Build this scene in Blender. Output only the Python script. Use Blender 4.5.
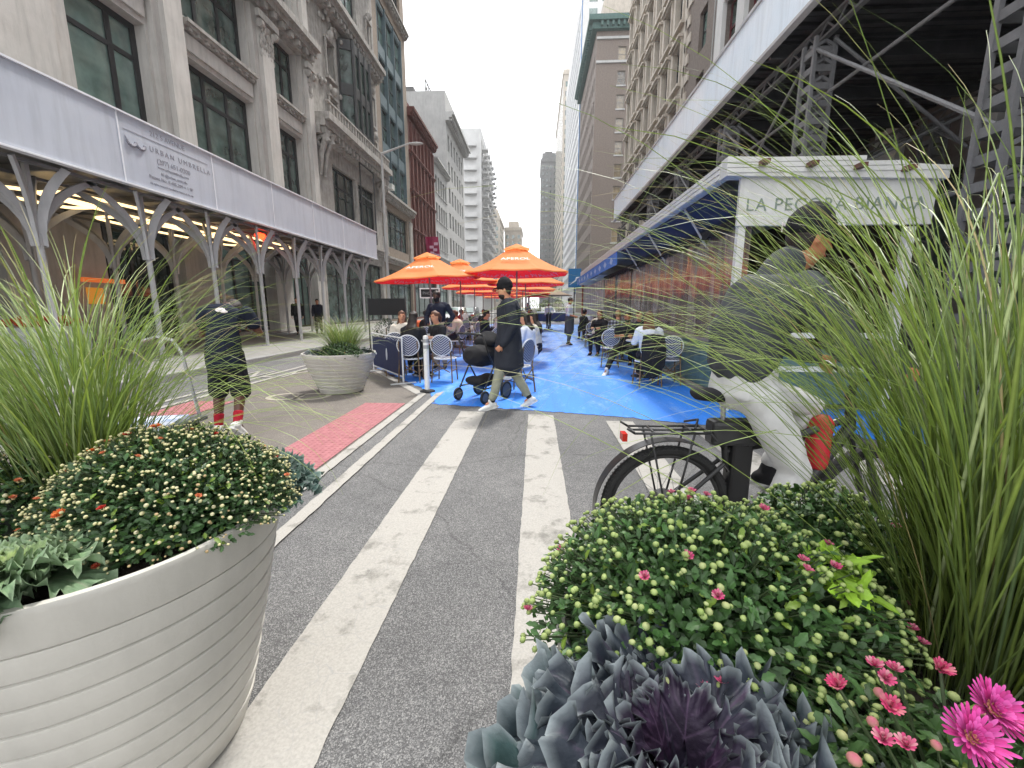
import bpy, bmesh, math, random
import numpy as np
from mathutils import Vector, Matrix, noise as mnoise
R = math.radians
rnd = random.Random(7)
for o in list(bpy.data.objects): bpy.data.objects.remove(o)
S = bpy.context.scene
COL = S.collection
# ------------------------------------------------------------------ camera
CAMH, F, PITCH, YAW = 1.4, 425.0, R(10.2), R(3.1)
cd = bpy.data.cameras.new('camera'); cam = bpy.data.objects.new('camera', cd); COL.objects.link(cam)
cam.location = (0, 0, CAMH); cam.rotation_euler = (R(90) - PITCH, 0, YAW)
cd.sensor_width = 36; cd.lens = F / 1024 * 36; cd.clip_start = .02; cd.clip_end = 3000
S.camera = cam
# ------------------------------------------------------------------ light
SUN_EL, SUN_AZ = R(60), R(22)     # azimuth measured clockwise from +Y
W = bpy.data.worlds.new('World'); S.world = W; W.use_nodes = True
nt = W.node_tree; nt.nodes.clear()
sky = nt.nodes.new('ShaderNodeTexSky'); sky.sky_type = 'NISHITA'; sky.sun_disc = False
sky.sun_elevation = SUN_EL; sky.sun_rotation = SUN_AZ; sky.air_density = 1.0; sky.dust_density = 3; sky.ozone_density = 1
hs = nt.nodes.new('ShaderNodeHueSaturation'); hs.inputs['Saturation'].default_value = .22
cl = nt.nodes.new('ShaderNodeMixRGB'); cl.inputs[0].default_value = .55; cl.inputs[2].default_value = (15.6, 15.8, 16.2, 1)   # veil of bright cloud
bg = nt.nodes.new('ShaderNodeBackground'); bg.inputs[1].default_value = .11
wo = nt.nodes.new('ShaderNodeOutputWorld')
nt.links.new(sky.outputs[0], hs.inputs['Color']); nt.links.new(hs.outputs[0], cl.inputs[1])
nt.links.new(cl.outputs[0], bg.inputs[0]); nt.links.new(bg.outputs[0], wo.inputs[0])
sl = bpy.data.lights.new('sun', 'SUN'); sl.energy = 2.3; sl.angle = R(8); sl.color = (1, .96, .9)
so = bpy.data.objects.new('sun', sl); COL.objects.link(so)
dv = Vector((math.sin(SUN_AZ) * math.cos(SUN_EL), math.cos(SUN_AZ) * math.cos(SUN_EL), math.sin(SUN_EL)))
so.rotation_euler = dv.to_track_quat('Z', 'Y').to_euler(); so.location = (0, 0, 60)
S.view_settings.view_transform = 'Standard'; S.view_settings.look = 'None'
S.view_settings.exposure = 1.13; S.view_settings.gamma = 1
S.cycles.max_bounces = 7; S.cycles.diffuse_bounces = 4; S.cycles.glossy_bounces = 3; S.cycles.transparent_max_bounces = 12
try: S.cycles.use_denoising = True
except Exception: pass
# ------------------------------------------------------------------ materials
def hx(h):
    h = h.lstrip('#'); c = [int(h[i:i+2], 16) / 255 for i in (0, 2, 4)]
    return tuple(x / 12.92 if x <= .04045 else ((x + .055) / 1.055) ** 2.4 for x in c) + (1,)
def mul(c, k): return tuple(min(1, x * k) for x in c[:3]) + (1,)
class NT:
    def __init__(s, m): s.t = m.node_tree; s.n = s.t.nodes; s.l = s.t.links
    def new(s, ty, **kw):
        n = s.n.new(ty)
        for k, v in kw.items(): setattr(n, k, v)
        return n
    def link(s, a, b): s.l.new(a, b)
    def noise(s, co, scale, detail=4, rough=.55):
        n = s.new('ShaderNodeTexNoise'); n.inputs['Scale'].default_value = scale; n.inputs['Detail'].default_value = detail
        n.inputs['Roughness'].default_value = rough; s.link(co, n.inputs['Vector']); return n
    def ramp(s, fac, stops):
        n = s.new('ShaderNodeValToRGB'); s.link(fac, n.inputs[0]); e = n.color_ramp.elements
        while len(e) < len(stops): e.new(.5)
        for el, (p, c) in zip(e, stops):
            el.position = p; el.color = c if len(c) == 4 else (*c, 1)
        return n
    def mix(s, fac, a, b, mode='MIX'):
        n = s.new('ShaderNodeMixRGB', blend_type=mode)
        for i, x in enumerate((fac, a, b)):
            if isinstance(x, (int, float)): n.inputs[i].default_value = x if i == 0 else (x, x, x, 1)
            elif isinstance(x, tuple): n.inputs[i].default_value = x
            else: s.link(x, n.inputs[i])
        return n.outputs[0]
    def math(s, op, a, b=0.0, c=None):
        n = s.new('ShaderNodeMath', operation=op)
        for i, x in enumerate((a, b) if c is None else (a, b, c)):
            if isinstance(x, (int, float)): n.inputs[i].default_value = x
            else: s.link(x, n.inputs[i])
        return n.outputs[0]
def base(name):
    m = bpy.data.materials.new(name); m.use_nodes = True; k = NT(m)
    b = k.n['Principled BSDF']; tc = k.new('ShaderNodeTexCoord'); return m, k, b, tc.outputs['Object']
MATS = {}
def pm(name, c1, c2=None, scale=6, rough=.6, bump=0, bscale=40, metal=0, spec=.4, c3=None, dirt=0, coat=0):
    """procedural paint / stone / cloth: two tones by noise, roughness variation, bump"""
    if name in MATS: return MATS[name]
    m, k, b, co = base(name)
    c1 = hx(c1) if isinstance(c1, str) else c1
    c2 = mul(c1, .8) if c2 is None else (hx(c2) if isinstance(c2, str) else c2)
    n = k.noise(co, scale, 6, .6); r = k.ramp(n.outputs[0], [(.3, c1), (.7, c2)]); out = r.outputs[0]
    if c3:
        n3 = k.noise(co, scale * .23, 3); r3 = k.ramp(n3.outputs[0], [(.5, (0, 0, 0)), (.62, (1, 1, 1))]); out = k.mix(r3.outputs[0], out, hx(c3))
    if dirt:
        mp = k.new('ShaderNodeMapping'); mp.inputs['Scale'].default_value = (3, 3, .35); k.link(co, mp.inputs[0])
        nd = k.noise(mp.outputs[0], 2.2, 7, .65); rd = k.ramp(nd.outputs[0], [(.45, (1, 1, 1)), (.75, (1 - dirt,) * 3)]); out = k.mix(1.0, out, rd.outputs[0], 'MULTIPLY')
    k.link(out, b.inputs['Base Color']); b.inputs['Metallic'].default_value = metal
    rr = k.ramp(n.outputs[0], [(.2, (max(.02, rough - .08),) * 3), (.8, (min(1, rough + .1),) * 3)]); k.link(rr.outputs[0], b.inputs['Roughness'])
    b.inputs['Specular IOR Level'].default_value = spec
    if coat: b.inputs['Coat Weight'].default_value = coat
    if bump:
        nb = k.noise(co, bscale, 5); bp = k.new('ShaderNodeBump'); bp.inputs['Strength'].default_value = min(1, bump); bp.inputs['Distance'].default_value = .01
        k.link(nb.outputs[0], bp.inputs['Height']); k.link(bp.outputs[0], b.inputs['Normal'])
    MATS[name] = m; return m
def attr_mat(name, rough=.5, trans=0.0, spec=.35, bump=0, bscale=60, tw=.0):
    """colour from the pigment attribute 'col' of the mesh"""
    m, k, b, co = base(name); a = k.new('ShaderNodeAttribute'); a.attribute_name = 'col'
    n = k.noise(co, 35, 3); c = k.mix(1.0, a.outputs['Color'], k.ramp(n.outputs[0], [(.3, (.8, .8, .8)), (.7, (1.15, 1.15, 1.15))]).outputs[0], 'MULTIPLY')
    k.link(c, b.inputs['Base Color']); b.inputs['Roughness'].default_value = rough; b.inputs['Specular IOR Level'].default_value = spec
    if bump:
        nb = k.noise(co, bscale, 4); bp = k.new('ShaderNodeBump'); bp.inputs['Strength'].default_value = bump; bp.inputs['Distance'].default_value = .004
        k.link(nb.outputs[0], bp.inputs['Height']); k.link(bp.outputs[0], b.inputs['Normal'])
    if trans:
        t = k.new('ShaderNodeBsdfTranslucent'); k.link(c, t.inputs[0]); mx = k.new('ShaderNodeMixShader'); mx.inputs[0].default_value = trans
        k.link(b.outputs[0], mx.inputs[1]); k.link(t.outputs[0], mx.inputs[2]); k.link(mx.outputs[0], k.n['Material Output'].inputs[0])
    return m
def emis(name, c, s):
    m = bpy.data.materials.new(name); m.use_nodes = True; b = m.node_tree.nodes['Principled BSDF']
    b.inputs['Emission Color'].default_value = hx(c); b.inputs['Emission Strength'].default_value = s; b.inputs['Base Color'].default_value = hx(c); return m
def glass_mat(name, c, rough=.04, spec=.9, c2=None):
    m, k, b, co = base(name); oi = k.new('ShaderNodeObjectInfo')
    n = k.noise(co, 1.6, 4); n2 = k.ramp(k.math('ADD', k.math('MULTIPLY', n.outputs[0], .7), k.math('MULTIPLY', oi.outputs['Random'], .4)), [(.35, hx(c)), (.8, hx(c2 or c))])
    k.link(n2.outputs[0], b.inputs['Base Color']); b.inputs['Roughness'].default_value = rough; b.inputs['Specular IOR Level'].default_value = spec
    b.inputs['IOR'].default_value = 1.6
    nb = k.noise(co, .8, 2); bp = k.new('ShaderNodeBump'); bp.inputs['Strength'].default_value = .12; bp.inputs['Distance'].default_value = .05
    k.link(nb.outputs[0], bp.inputs['Height']); k.link(bp.outputs[0], b.inputs['Normal']); return m
# ------------------------------------------------------------------ mesh builder
class MB:
    def __init__(s): s.v = []; s.f = []; s.m = []; s.c = []; s.col = (1, 1, 1); s.mi = 0
    def add(s, vs, fs, cols=None):
        o = len(s.v); s.v += [tuple(p) for p in vs]; s.c += (cols if cols is not None else [s.col] * len(vs))
        for f in fs: s.f.append(tuple(i + o for i in f)); s.m.append(s.mi)
    def box(s, x0, x1, y0, y1, z0, z1):
        s.add([(x0, y0, z0), (x1, y0, z0), (x1, y1, z0), (x0, y1, z0), (x0, y0, z1), (x1, y0, z1), (x1, y1, z1), (x0, y1, z1)],
              [(0, 3, 2, 1), (4, 5, 6, 7), (0, 1, 5, 4), (1, 2, 6, 5), (2, 3, 7, 6), (3, 0, 4, 7)]); return s
    def beam(s, a, b, w, h, up=(0, 0, 1)):
        a, b = Vector(a), Vector(b); d = (b - a).normalized(); u = Vector(up)
        if abs(d.dot(u)) > .98: u = Vector((1, 0, 0))
        sx = d.cross(u).normalized() * w / 2; sz = sx.cross(d).normalized() * h / 2
        vs = [p + i * sx + j * sz for p in (a, b) for i, j in ((-1, -1), (1, -1), (1, 1), (-1, 1))]
        s.add(vs, [(0, 1, 2, 3), (7, 6, 5, 4), (0, 4, 5, 1), (1, 5, 6, 2), (2, 6, 7, 3), (3, 7, 4, 0)]); return s
    def tube(s, pts, r, n=8, cap=True):
        pts = [Vector(p) for p in pts]; rs = r if isinstance(r, (list, tuple)) else [r] * len(pts)
        ref = None; rings = []
        for i, p in enumerate(pts):
            d = (pts[min(i + 1, len(pts) - 1)] - pts[max(i - 1, 0)]).normalized()
            if ref is None: ref = d.orthogonal().normalized()
            ref = (ref - d * ref.dot(d)).normalized(); bn = d.cross(ref)
            rings.append([p + (ref * math.cos(t) + bn * math.sin(t)) * rs[i] for t in [2 * math.pi * j / n for j in range(n)]])
        vs = [q for ring in rings for q in ring]; fs = []
        for i in range(len(pts) - 1):
            for j in range(n): a = i * n + j; b = i * n + (j + 1) % n; fs.append((a, b, b + n, a + n))
        if cap: fs.append(tuple(range(n - 1, -1, -1))); fs.append(tuple(range((len(pts) - 1) * n, len(pts) * n)))
        s.add(vs, fs); return s
    def lathe(s, prof, n=24, c=(0, 0, 0), closed=False):
        vs = [(c[0] + r * math.cos(2 * math.pi * j / n), c[1] + r * math.sin(2 * math.pi * j / n), c[2] + z) for r, z in prof for j in range(n)]
        fs = [(i * n + j, i * n + (j + 1) % n, (i + 1) * n + (j + 1) % n, (i + 1) * n + j) for i in range(len(prof) - 1) for j in range(n)]
        if closed: fs.append(tuple(range(n - 1, -1, -1))); fs.append(tuple(range((len(prof) - 1) * n, len(prof) * n)))
        s.add(vs, fs); return s
    def prism(s, poly, h0, h1, M=None):
        n = len(poly); vs = [Vector((x, y, h)) for h in (h0, h1) for x, y in poly]
        if M is not None: vs = [M @ v for v in vs]
        s.add(vs, [tuple(range(n - 1, -1, -1)), tuple(range(n, 2 * n))] + [(i, (i + 1) % n, n + (i + 1) % n, n + i) for i in range(n)]); return s
    def ell(s, c, r, M=None, n=10, k=7):
        vs = []; fs = []
        for i in range(k + 1):
            ph = math.pi * i / k
            for j in range(n):
                t = 2 * math.pi * j / n; p = Vector((r[0] * math.sin(ph) * math.cos(t), r[1] * math.sin(ph) * math.sin(t), r[2] * math.cos(ph)))
                if M is not None: p = M @ p
                vs.append(p + Vector(c))
        for i in range(k):
            for j in range(n): a = i * n + j; b = i * n + (j + 1) % n; fs.append((a, a + n, b + n, b))
        s.add(vs, fs); return s
    def mesh(s, name, mats, smooth=False, sharp=None):
        me = bpy.data.meshes.new(name); me.from_pydata(s.v, [], s.f)
        for m in (mats if isinstance(mats, (list, tuple)) else [mats]): me.materials.append(m)
        if any(s.m): me.polygons.foreach_set('material_index', s.m)
        if smooth: me.polygons.foreach_set('use_smooth', [True] * len(s.f))
        if any(c != (1, 1, 1) for c in s.c[:50]) or len(set(s.c[:2000])) > 1:
            a = me.color_attributes.new('col', 'FLOAT_COLOR', 'POINT')
            a.data.foreach_set('color', np.array([(c[0], c[1], c[2], 1) for c in s.c], dtype=np.float32).ravel())
        me.update()
        if sharp is not None: me.set_sharp_from_angle(angle=R(sharp))
        return me
    def build(s, name, mats, parent=None, smooth=False, sharp=None, bevel=0):
        return link(name, s.mesh(name, mats, smooth, sharp), parent, bevel)
def link(name, me, parent=None, bevel=0):
    o = bpy.data.objects.new(name, me); COL.objects.link(o)
    if parent is not None: o.parent = parent
    if bevel:
        b = o.modifiers.new('bevel', 'BEVEL'); b.width = bevel; b.segments = 2; b.limit_method = 'ANGLE'
    return o
def tag(o, label=None, cat=None, group=None, kind=None):
    if label: o['label'] = label
    if cat: o['category'] = cat
    if group: o['group'] = group
    if kind: o['kind'] = kind
    return o
def thing(name, label, cat, loc=(0, 0, 0), rz=0, group=None):
    o = bpy.data.objects.new(name, None); COL.objects.link(o); o.location = loc; o.rotation_euler = (0, 0, rz); o.empty_display_size = .1
    return tag(o, label, cat, group)
KIDS = {}
def copy_tree(o, parent=None):
    c = o.copy(); COL.objects.link(c)
    if parent is not None: c.parent = parent
    for ch in list(o.children): copy_tree(ch, c)
    return c
def dup(o, loc, rz, label, group=None):
    c = copy_tree(o); c.location = loc; c.rotation_euler = (0, 0, rz); c['label'] = label
    if group: c['group'] = group
    return c
FONT = {}
def text_mb(txt, size, M, depth=.004, spacing=1.0, align='LEFT', mb=None):
    cu = bpy.data.curves.new('t', 'FONT'); cu.body = txt; cu.size = size; cu.extrude = depth / 2; cu.space_character = spacing; cu.align_x = align; cu.resolution_u = 3
    o = bpy.data.objects.new('t', cu); COL.objects.link(o); bpy.context.view_layer.update()
    me = bpy.data.meshes.new_from_object(o.evaluated_get(bpy.context.evaluated_depsgraph_get()))
    mb = mb or MB(); mb.add([M @ v.co for v in me.vertices], [tuple(p.vertices) for p in me.polygons])
    bpy.data.objects.remove(o); bpy.data.curves.remove(cu); bpy.data.meshes.remove(me); return mb
def frame(o, x, y, z):
    M = Matrix.Identity(4)
    for i, a in enumerate((x, y, z)):
        for j in range(3): M[j][i] = a[j]
    for j in range(3): M[j][3] = o[j]
    return M
def fbm(x, y, z=0, s=1): return mnoise.noise(Vector((x * s, y * s, z * s)))
HZ = bpy.data.materials.new('haze'); HZ.use_nodes = True; _n = HZ.node_tree; _n.nodes.clear(); _v = _n.nodes.new('ShaderNodeVolumePrincipled'); _o = _n.nodes.new('ShaderNodeOutputMaterial')
_v.inputs['Color'].default_value = (.95, .97, 1, 1); _v.inputs['Density'].default_value = .0005; _n.links.new(_v.outputs[0], _o.inputs['Volume'])
hz = MB().box(-520, 520, -75, 915, -1.1, 125).build('haze', HZ); tag(hz, kind='stuff')
# ------------------------------------------------------------------ ground materials
def asphalt_mat(name, lo, hi, tone, crack=True):
    m, k, b, co = base(name)
    v = k.new('ShaderNodeTexVoronoi'); v.inputs['Scale'].default_value = 240; k.link(co, v.inputs['Vector'])
    sp = k.ramp(v.outputs['Color'], [(.15, lo), (.55, tone), (.93, hi)])
    big = k.noise(co, .55, 5); bt = k.ramp(big.outputs[0], [(.3, (.72, .72, .72)), (.7, (1.12, 1.11, 1.09))])
    c = k.mix(1.0, sp.outputs[0], bt.outputs[0], 'MULTIPLY')
    md = k.noise(co, 6, 6, .7); c = k.mix(1.0, c, k.ramp(md.outputs[0], [(.3, (.84, .84, .85)), (.7, (1.08, 1.08, 1.08))]).outputs[0], 'MULTIPLY')
    if crack:
        wn = k.noise(co, 1.6, 4); mx = k.mix(.22, co, wn.outputs['Color'])
        v2 = k.new('ShaderNodeTexVoronoi', feature='DISTANCE_TO_EDGE'); v2.inputs['Scale'].default_value = .55; k.link(mx, v2.inputs['Vector'])
        cr = k.ramp(v2.outputs['Distance'], [(.0, (.3, .3, .3)), (.006, (1, 1, 1))]); c = k.mix(.38, c, k.mix(1.0, c, cr.outputs[0], 'MULTIPLY'))
    k.link(c, b.inputs['Base Color']); b.inputs['Roughness'].default_value = .85; b.inputs['Specular IOR Level'].default_value = .3
    bp = k.new('ShaderNodeBump'); bp.inputs['Strength'].default_value = .7; bp.inputs['Distance'].default_value = .004
    k.link(v.outputs['Distance'], bp.inputs['Height']); k.link(bp.outputs[0], b.inputs['Normal']); return m
M_asph = asphalt_mat('asphalt', (.085, .085, .087), (.32, .32, .315), (.145, .145, .147))
M_asph2 = asphalt_mat('smooth_asphalt', (.07, .07, .072), (.19, .19, .19), (.105, .104, .103))
def paint_mat(name, c, worn, wear=.5, crackc=(.27, .265, .255)):
    m, k, b, co = base(name)
    wn = k.noise(co, 5, 4); mx = k.mix(.08, co, wn.outputs['Color'])
    v2 = k.new('ShaderNodeTexVoronoi', feature='DISTANCE_TO_EDGE'); v2.inputs['Scale'].default_value = 9; k.link(mx, v2.inputs['Vector'])
    cr = k.ramp(v2.outputs['Distance'], [(.0, (0, 0, 0)), (.02, (1, 1, 1))])
    n = k.noise(co, 3.2, 8, .72); w = k.ramp(n.outputs[0], [(wear, (0, 0, 0)), (wear + .1, (1, 1, 1))])
    n2 = k.noise(co, 90, 4); col = k.mix(w.outputs[0], hx(c), hx(worn)); col = k.mix(1.0, col, k.ramp(n2.outputs[0], [(.3, (.8, .8, .8)), (.65, (1, 1, 1))]).outputs[0], 'MULTIPLY')
    n3 = k.noise(co, 1.7, 3); ck = k.math('MULTIPLY', k.math('SUBTRACT', 1.0, cr.outputs[0]), k.ramp(n3.outputs[0], [(.42, (0, 0, 0)), (.58, (1, 1, 1))]).outputs[0])
    col = k.mix(ck, col, (*crackc, 1))
    k.link(col, b.inputs['Base Color']); b.inputs['Roughness'].default_value = .7
    bp = k.new('ShaderNodeBump'); bp.inputs['Strength'].default_value = .5; bp.inputs['Distance'].default_value = .003
    k.link(n2.outputs[0], bp.inputs['Height']); k.link(bp.outputs[0], b.inputs['Normal']); return m
M_white = paint_mat('road_paint_white', '9f9c96', '77756f', .53)
def blue_mat():
    m, k, b, co = base('blue_road_paint')
    sx = k.new('ShaderNodeSeparateXYZ'); k.link(co, sx.inputs[0])
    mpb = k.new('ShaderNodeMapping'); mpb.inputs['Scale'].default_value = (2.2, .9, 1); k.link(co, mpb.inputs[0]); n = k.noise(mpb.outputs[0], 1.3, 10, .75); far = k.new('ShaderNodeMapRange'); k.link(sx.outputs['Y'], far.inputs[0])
    far.inputs[1].default_value = 6.5; far.inputs[2].default_value = 15; far.inputs[3].default_value = -.03; far.inputs[4].default_value = .15  # paler with distance: road wear plus far sheen painted into the colour
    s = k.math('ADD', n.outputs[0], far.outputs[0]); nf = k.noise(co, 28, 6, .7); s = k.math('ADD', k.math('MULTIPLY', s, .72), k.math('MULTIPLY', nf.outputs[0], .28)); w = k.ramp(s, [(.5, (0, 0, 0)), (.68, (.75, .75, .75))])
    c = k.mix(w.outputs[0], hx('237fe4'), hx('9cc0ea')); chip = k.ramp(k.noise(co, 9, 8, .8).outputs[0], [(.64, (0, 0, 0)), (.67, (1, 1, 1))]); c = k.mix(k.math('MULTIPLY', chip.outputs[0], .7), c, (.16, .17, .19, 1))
    trk = k.new('ShaderNodeMapping'); trk.inputs['Scale'].default_value = (1.6, .05, 1); k.link(co, trk.inputs[0]); c = k.mix(1.0, c, k.ramp(k.noise(trk.outputs[0], 1.5, 5).outputs[0], [(.38, (.78, .79, .8)), (.6, (1.03, 1.03, 1.03))]).outputs[0], 'MULTIPLY')
    n2 = k.noise(co, 60, 5); c = k.mix(1.0, c, k.ramp(n2.outputs[0], [(.3, (.75, .78, .82)), (.6, (1.02, 1.02, 1.02))]).outputs[0], 'MULTIPLY')
    k.link(c, b.inputs['Base Color']); b.inputs['Roughness'].default_value = .62
    bp = k.new('ShaderNodeBump'); bp.inputs['Strength'].default_value = .4; bp.inputs['Distance'].default_value = .004
    k.link(n2.outputs[0], bp.inputs['Height']); k.link(bp.outputs[0], b.inputs['Normal']); return m
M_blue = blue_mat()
M_conc = pm('concrete_paving', (.27, .265, .25, 1), (.2, .2, .19, 1), 3, .85, .4, 60, dirt=.2)
M_kerb = pm('granite_kerb', (.3, .3, .29, 1), (.2, .2, .2, 1), 30, .8, .4, 90)
M_tan = asphalt_mat('tan_gravel_surface', (.11, .1, .09), (.27, .245, .218), (.175, .158, .141), False)
M_pink = pm('pink_tactile', 'a66c70', '8f5a5e', 14, .7, .3, 90, dirt=.15)
def poly(name, pts, z, m, kind='structure', jag=0):
    mb = MB()
    if jag:
        q = []
        for i, p in enumerate(pts):
            a = Vector(p); b_ = Vector(pts[(i + 1) % len(pts)]); n = max(1, int((b_ - a).length / .035)); d = (b_ - a).normalized(); nn = Vector((-d.y, d.x))
            for j in range(n): w = fbm(a.x + d.x * j * .035, a.y + d.y * j * .035, i, 9) + .6 * fbm(a.x + j, a.y, i, 31); q.append(tuple(a + d * (j * .035) + nn * w * jag))
        pts = q
    mb.add([(x, y, z) for x, y in pts], [tuple(range(len(pts)))]); o = mb.build(name, m); tag(o, kind=kind); return o
poly('ground', [(-500, -60), (500, -60), (500, 900), (-500, 900)], -.03, M_asph2)
poly('road', [(-7, -30), (5.7, -30), (5.7, 700), (-7, 700)], 0, M_asph)
o = MB().box(-40, -7.15, -30, 81, -.02, .15).build('sidewalk', M_conc); tag(o, kind='structure')
o = MB().box(-7.15, -7, -30, 81, -.02, .153).build('kerb', M_kerb, bevel=.02); tag(o, kind='structure')
o = MB().box(5.85, 40, -30, 60, -.02, .15).build('sidewalk', M_conc); tag(o, kind='structure')
o = MB().box(5.7, 5.85, -30, 60, -.02, .153).build('kerb', M_kerb, bevel=.02); tag(o, kind='structure')
o = MB().box(5.7, 40, 88, 420, -.02, .15).build('sidewalk', M_conc); tag(o, kind='structure')
o = MB().box(-40, -7, 100, 420, -.02, .15).build('sidewalk', M_conc); tag(o, kind='structure')
poly('pavement', [(-5.2, -3), (-1.86, -3), (-1.86, 6.62), (-2.42, 7.5), (-3.6, 9.3), (-5.2, 9.3)], .004, M_tan)
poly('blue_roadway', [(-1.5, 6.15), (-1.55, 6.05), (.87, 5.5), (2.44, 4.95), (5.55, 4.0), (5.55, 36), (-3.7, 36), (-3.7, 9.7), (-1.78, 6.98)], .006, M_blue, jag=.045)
for i, x in enumerate([-1.0, -.08, .89, 1.83, 2.8, 3.75]):
    ye = [5.6, 5.47, 5.2, 4.85, 4.5, 4.2][i]
    poly('crosswalk_bar', [(x, -3), (x + .33, -3), (x + .33, ye - .02), (x, ye)], .008, M_white, jag=.006)
poly('lane_line', [(-1.87, -3), (-1.77, -3), (-1.77, 6.72), (-2.38, 7.62), (-3.6, 9.45), (-3.68, 9.36), (-2.46, 7.5), (-1.87, 6.6)], .012, M_white, jag=.008)
poly('lane_line', [(-1.62, -3), (-1.52, -3), (-1.52, 6.95), (-1.62, 6.8)], .012, M_white, jag=.008)
poly('lane_line', [(-5.32, -3), (-5.22, -3), (-5.22, 30), (-5.32, 30)], .01, M_white, jag=.01)
poly('lane_line', [(-5.62, -3), (-5.52, -3), (-5.52, 30), (-5.62, 30)], .01, M_white, jag=.01)
for y in (3.3, 4.1, 4.9, 5.7):
    poly('crosswalk_bar', [(-6.8, y), (-5.75, y), (-5.75, y + .33), (-6.8, y + .33)], .01, M_white, jag=.015)
# cycle symbol and arrow in the lane, lettering scraps on the pavement extension
o = text_mb('ONLY', .75, frame((-6.75, 8.2, .011), (.9, 0, 0), (0, 1.7, 0), (0, 0, 1)), .002).build('lane_marking', M_white); tag(o, kind='structure')
mk = MB()
for a in range(2): mk.lathe([(.28, 0), (.28, .003), (.2, .003), (.2, 0), (.28, 0)], 28, (-3.95 + a * .42, 6.4 + a * .05, .006))
o = mk.build('faded_road_marking', pm('faded_mark', 'a39d90', '8f877b', 9)); tag(o, kind='structure')
def tactile(name, poly4):
    r = MB(); r.add([(x, y, .012) for x, y in poly4], [(0, 1, 2, 3)])
    a, b_, c, d = [Vector(p) for p in poly4]; nu = int((b_ - a).length / .06); nv = int((d - a).length / .06)
    for i in range(nu):
        for j in range(nv):
            u = (i + .5) / nu; v = (j + .5) / nv; p = (a * (1 - u) + b_ * u) * (1 - v) + (d * (1 - u) + c * u) * v
            q = [(p.x + .017 * math.cos(t), p.y + .017 * math.sin(t), .0121) for t in (0, 1.05, 2.1, 3.14, 4.2, 5.25)] + [(p.x + .01 * math.cos(t), p.y + .01 * math.sin(t), .018) for t in (0, 1.05, 2.1, 3.14, 4.2, 5.25)]
            r.add(q, [(k_, (k_ + 1) % 6, 6 + (k_ + 1) % 6, 6 + k_) for k_ in range(6)] + [(6, 7, 8, 9, 10, 11)])
    o = r.build(name, M_pink); tag(o, kind='structure')
tactile('tactile_paving', [(-2.5, 2.9), (-1.9, 2.9), (-1.9, 6.02), (-2.5, 6.02)])
tactile('tactile_paving', [(-5.15, 3.8), (-4.5, 3.8), (-4.5, 6.0), (-5.15, 6.0)])
# manhole cover and small patches
o = MB().lathe([(0, .0), (0, .011), (.33, .011), (.33, 0)], 32, (-3.3, 3.2, 0)).build('manhole_cover', pm('iron_cover', (.05, .048, .045, 1), (.09, .08, .07, 1), 30, .6, .8, 45, .3)); tag(o, 'round iron manhole cover set in the tan pavement beside the pink tactile strip', 'manhole cover')
# ------------------------------------------------------------------ buildings
M_lime = pm('limestone', (.52, .5, .47, 1), (.43, .41, .385, 1), 1.2, .8, .35, 25, dirt=.25)
M_lime2 = pm('carved_limestone', (.44, .42, .39, 1), (.27, .255, .235, 1), 2.5, .85, .8, 18, dirt=.45)
M_black = pm('black_window_metal', (.018, .019, .02, 1), (.03, .03, .032, 1), 5, .45, .1, 60)
M_iron = pm('dark_iron', (.03, .031, .032, 1), (.05, .05, .05, 1), 4, .55, .3, 40)
M_teal = pm('teal_spandrel', (.10, .145, .16, 1), (.075, .11, .125, 1), 3, .5, .15, 40)
M_redbr = pm('red_brick', (.15, .052, .042, 1), (.1, .038, .032, 1), 8, .85, .6, 50, dirt=.3)
M_greyst = pm('pale_grey_stone', (.42, .42, .41, 1), (.34, .34, .335, 1), .8, .85, .3, 20, dirt=.2)
M_brownbr = pm('brown_brick', (.2, .165, .14, 1), (.14, .115, .1, 1), 5, .85, .5, 50, dirt=.15)
M_beige = pm('beige_stone', (.5, .45, .385, 1), (.4, .355, .3, 1), 1.5, .8, .3, 25, dirt=.22)
M_copper = pm('green_copper', (.07, .13, .115, 1), (.045, .09, .08, 1), 3, .7, .3, 30)
M_whtgrid = pm('white_grid_concrete', (.6, .6, .59, 1), (.52, .52, .515, 1), .7, .75, .2, 20, dirt=.12)
M_dkst = pm('dark_weathered_stone', (.17, .17, .165, 1), (.11, .11, .108, 1), 1.5, .85, .4, 20, dirt=.3)
M_glass = glass_mat('window_glass', '1b2826', .05, .9, '6d837c')
M_glassb = glass_mat('blue_window_glass', '1d3550', .05, .9, '3f6f9f')
M_glasslit = glass_mat('window_glass_warm', '3a3328', .06, .9, '8a7a5c')
M_dark = pm('dark_interior', (.012, .011, .01, 1), (.03, .026, .022, 1), 2, .7)
M_roof = pm('roof_felt', (.08, .08, .08, 1), (.12, .12, .12, 1), 1, .9)
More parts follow.
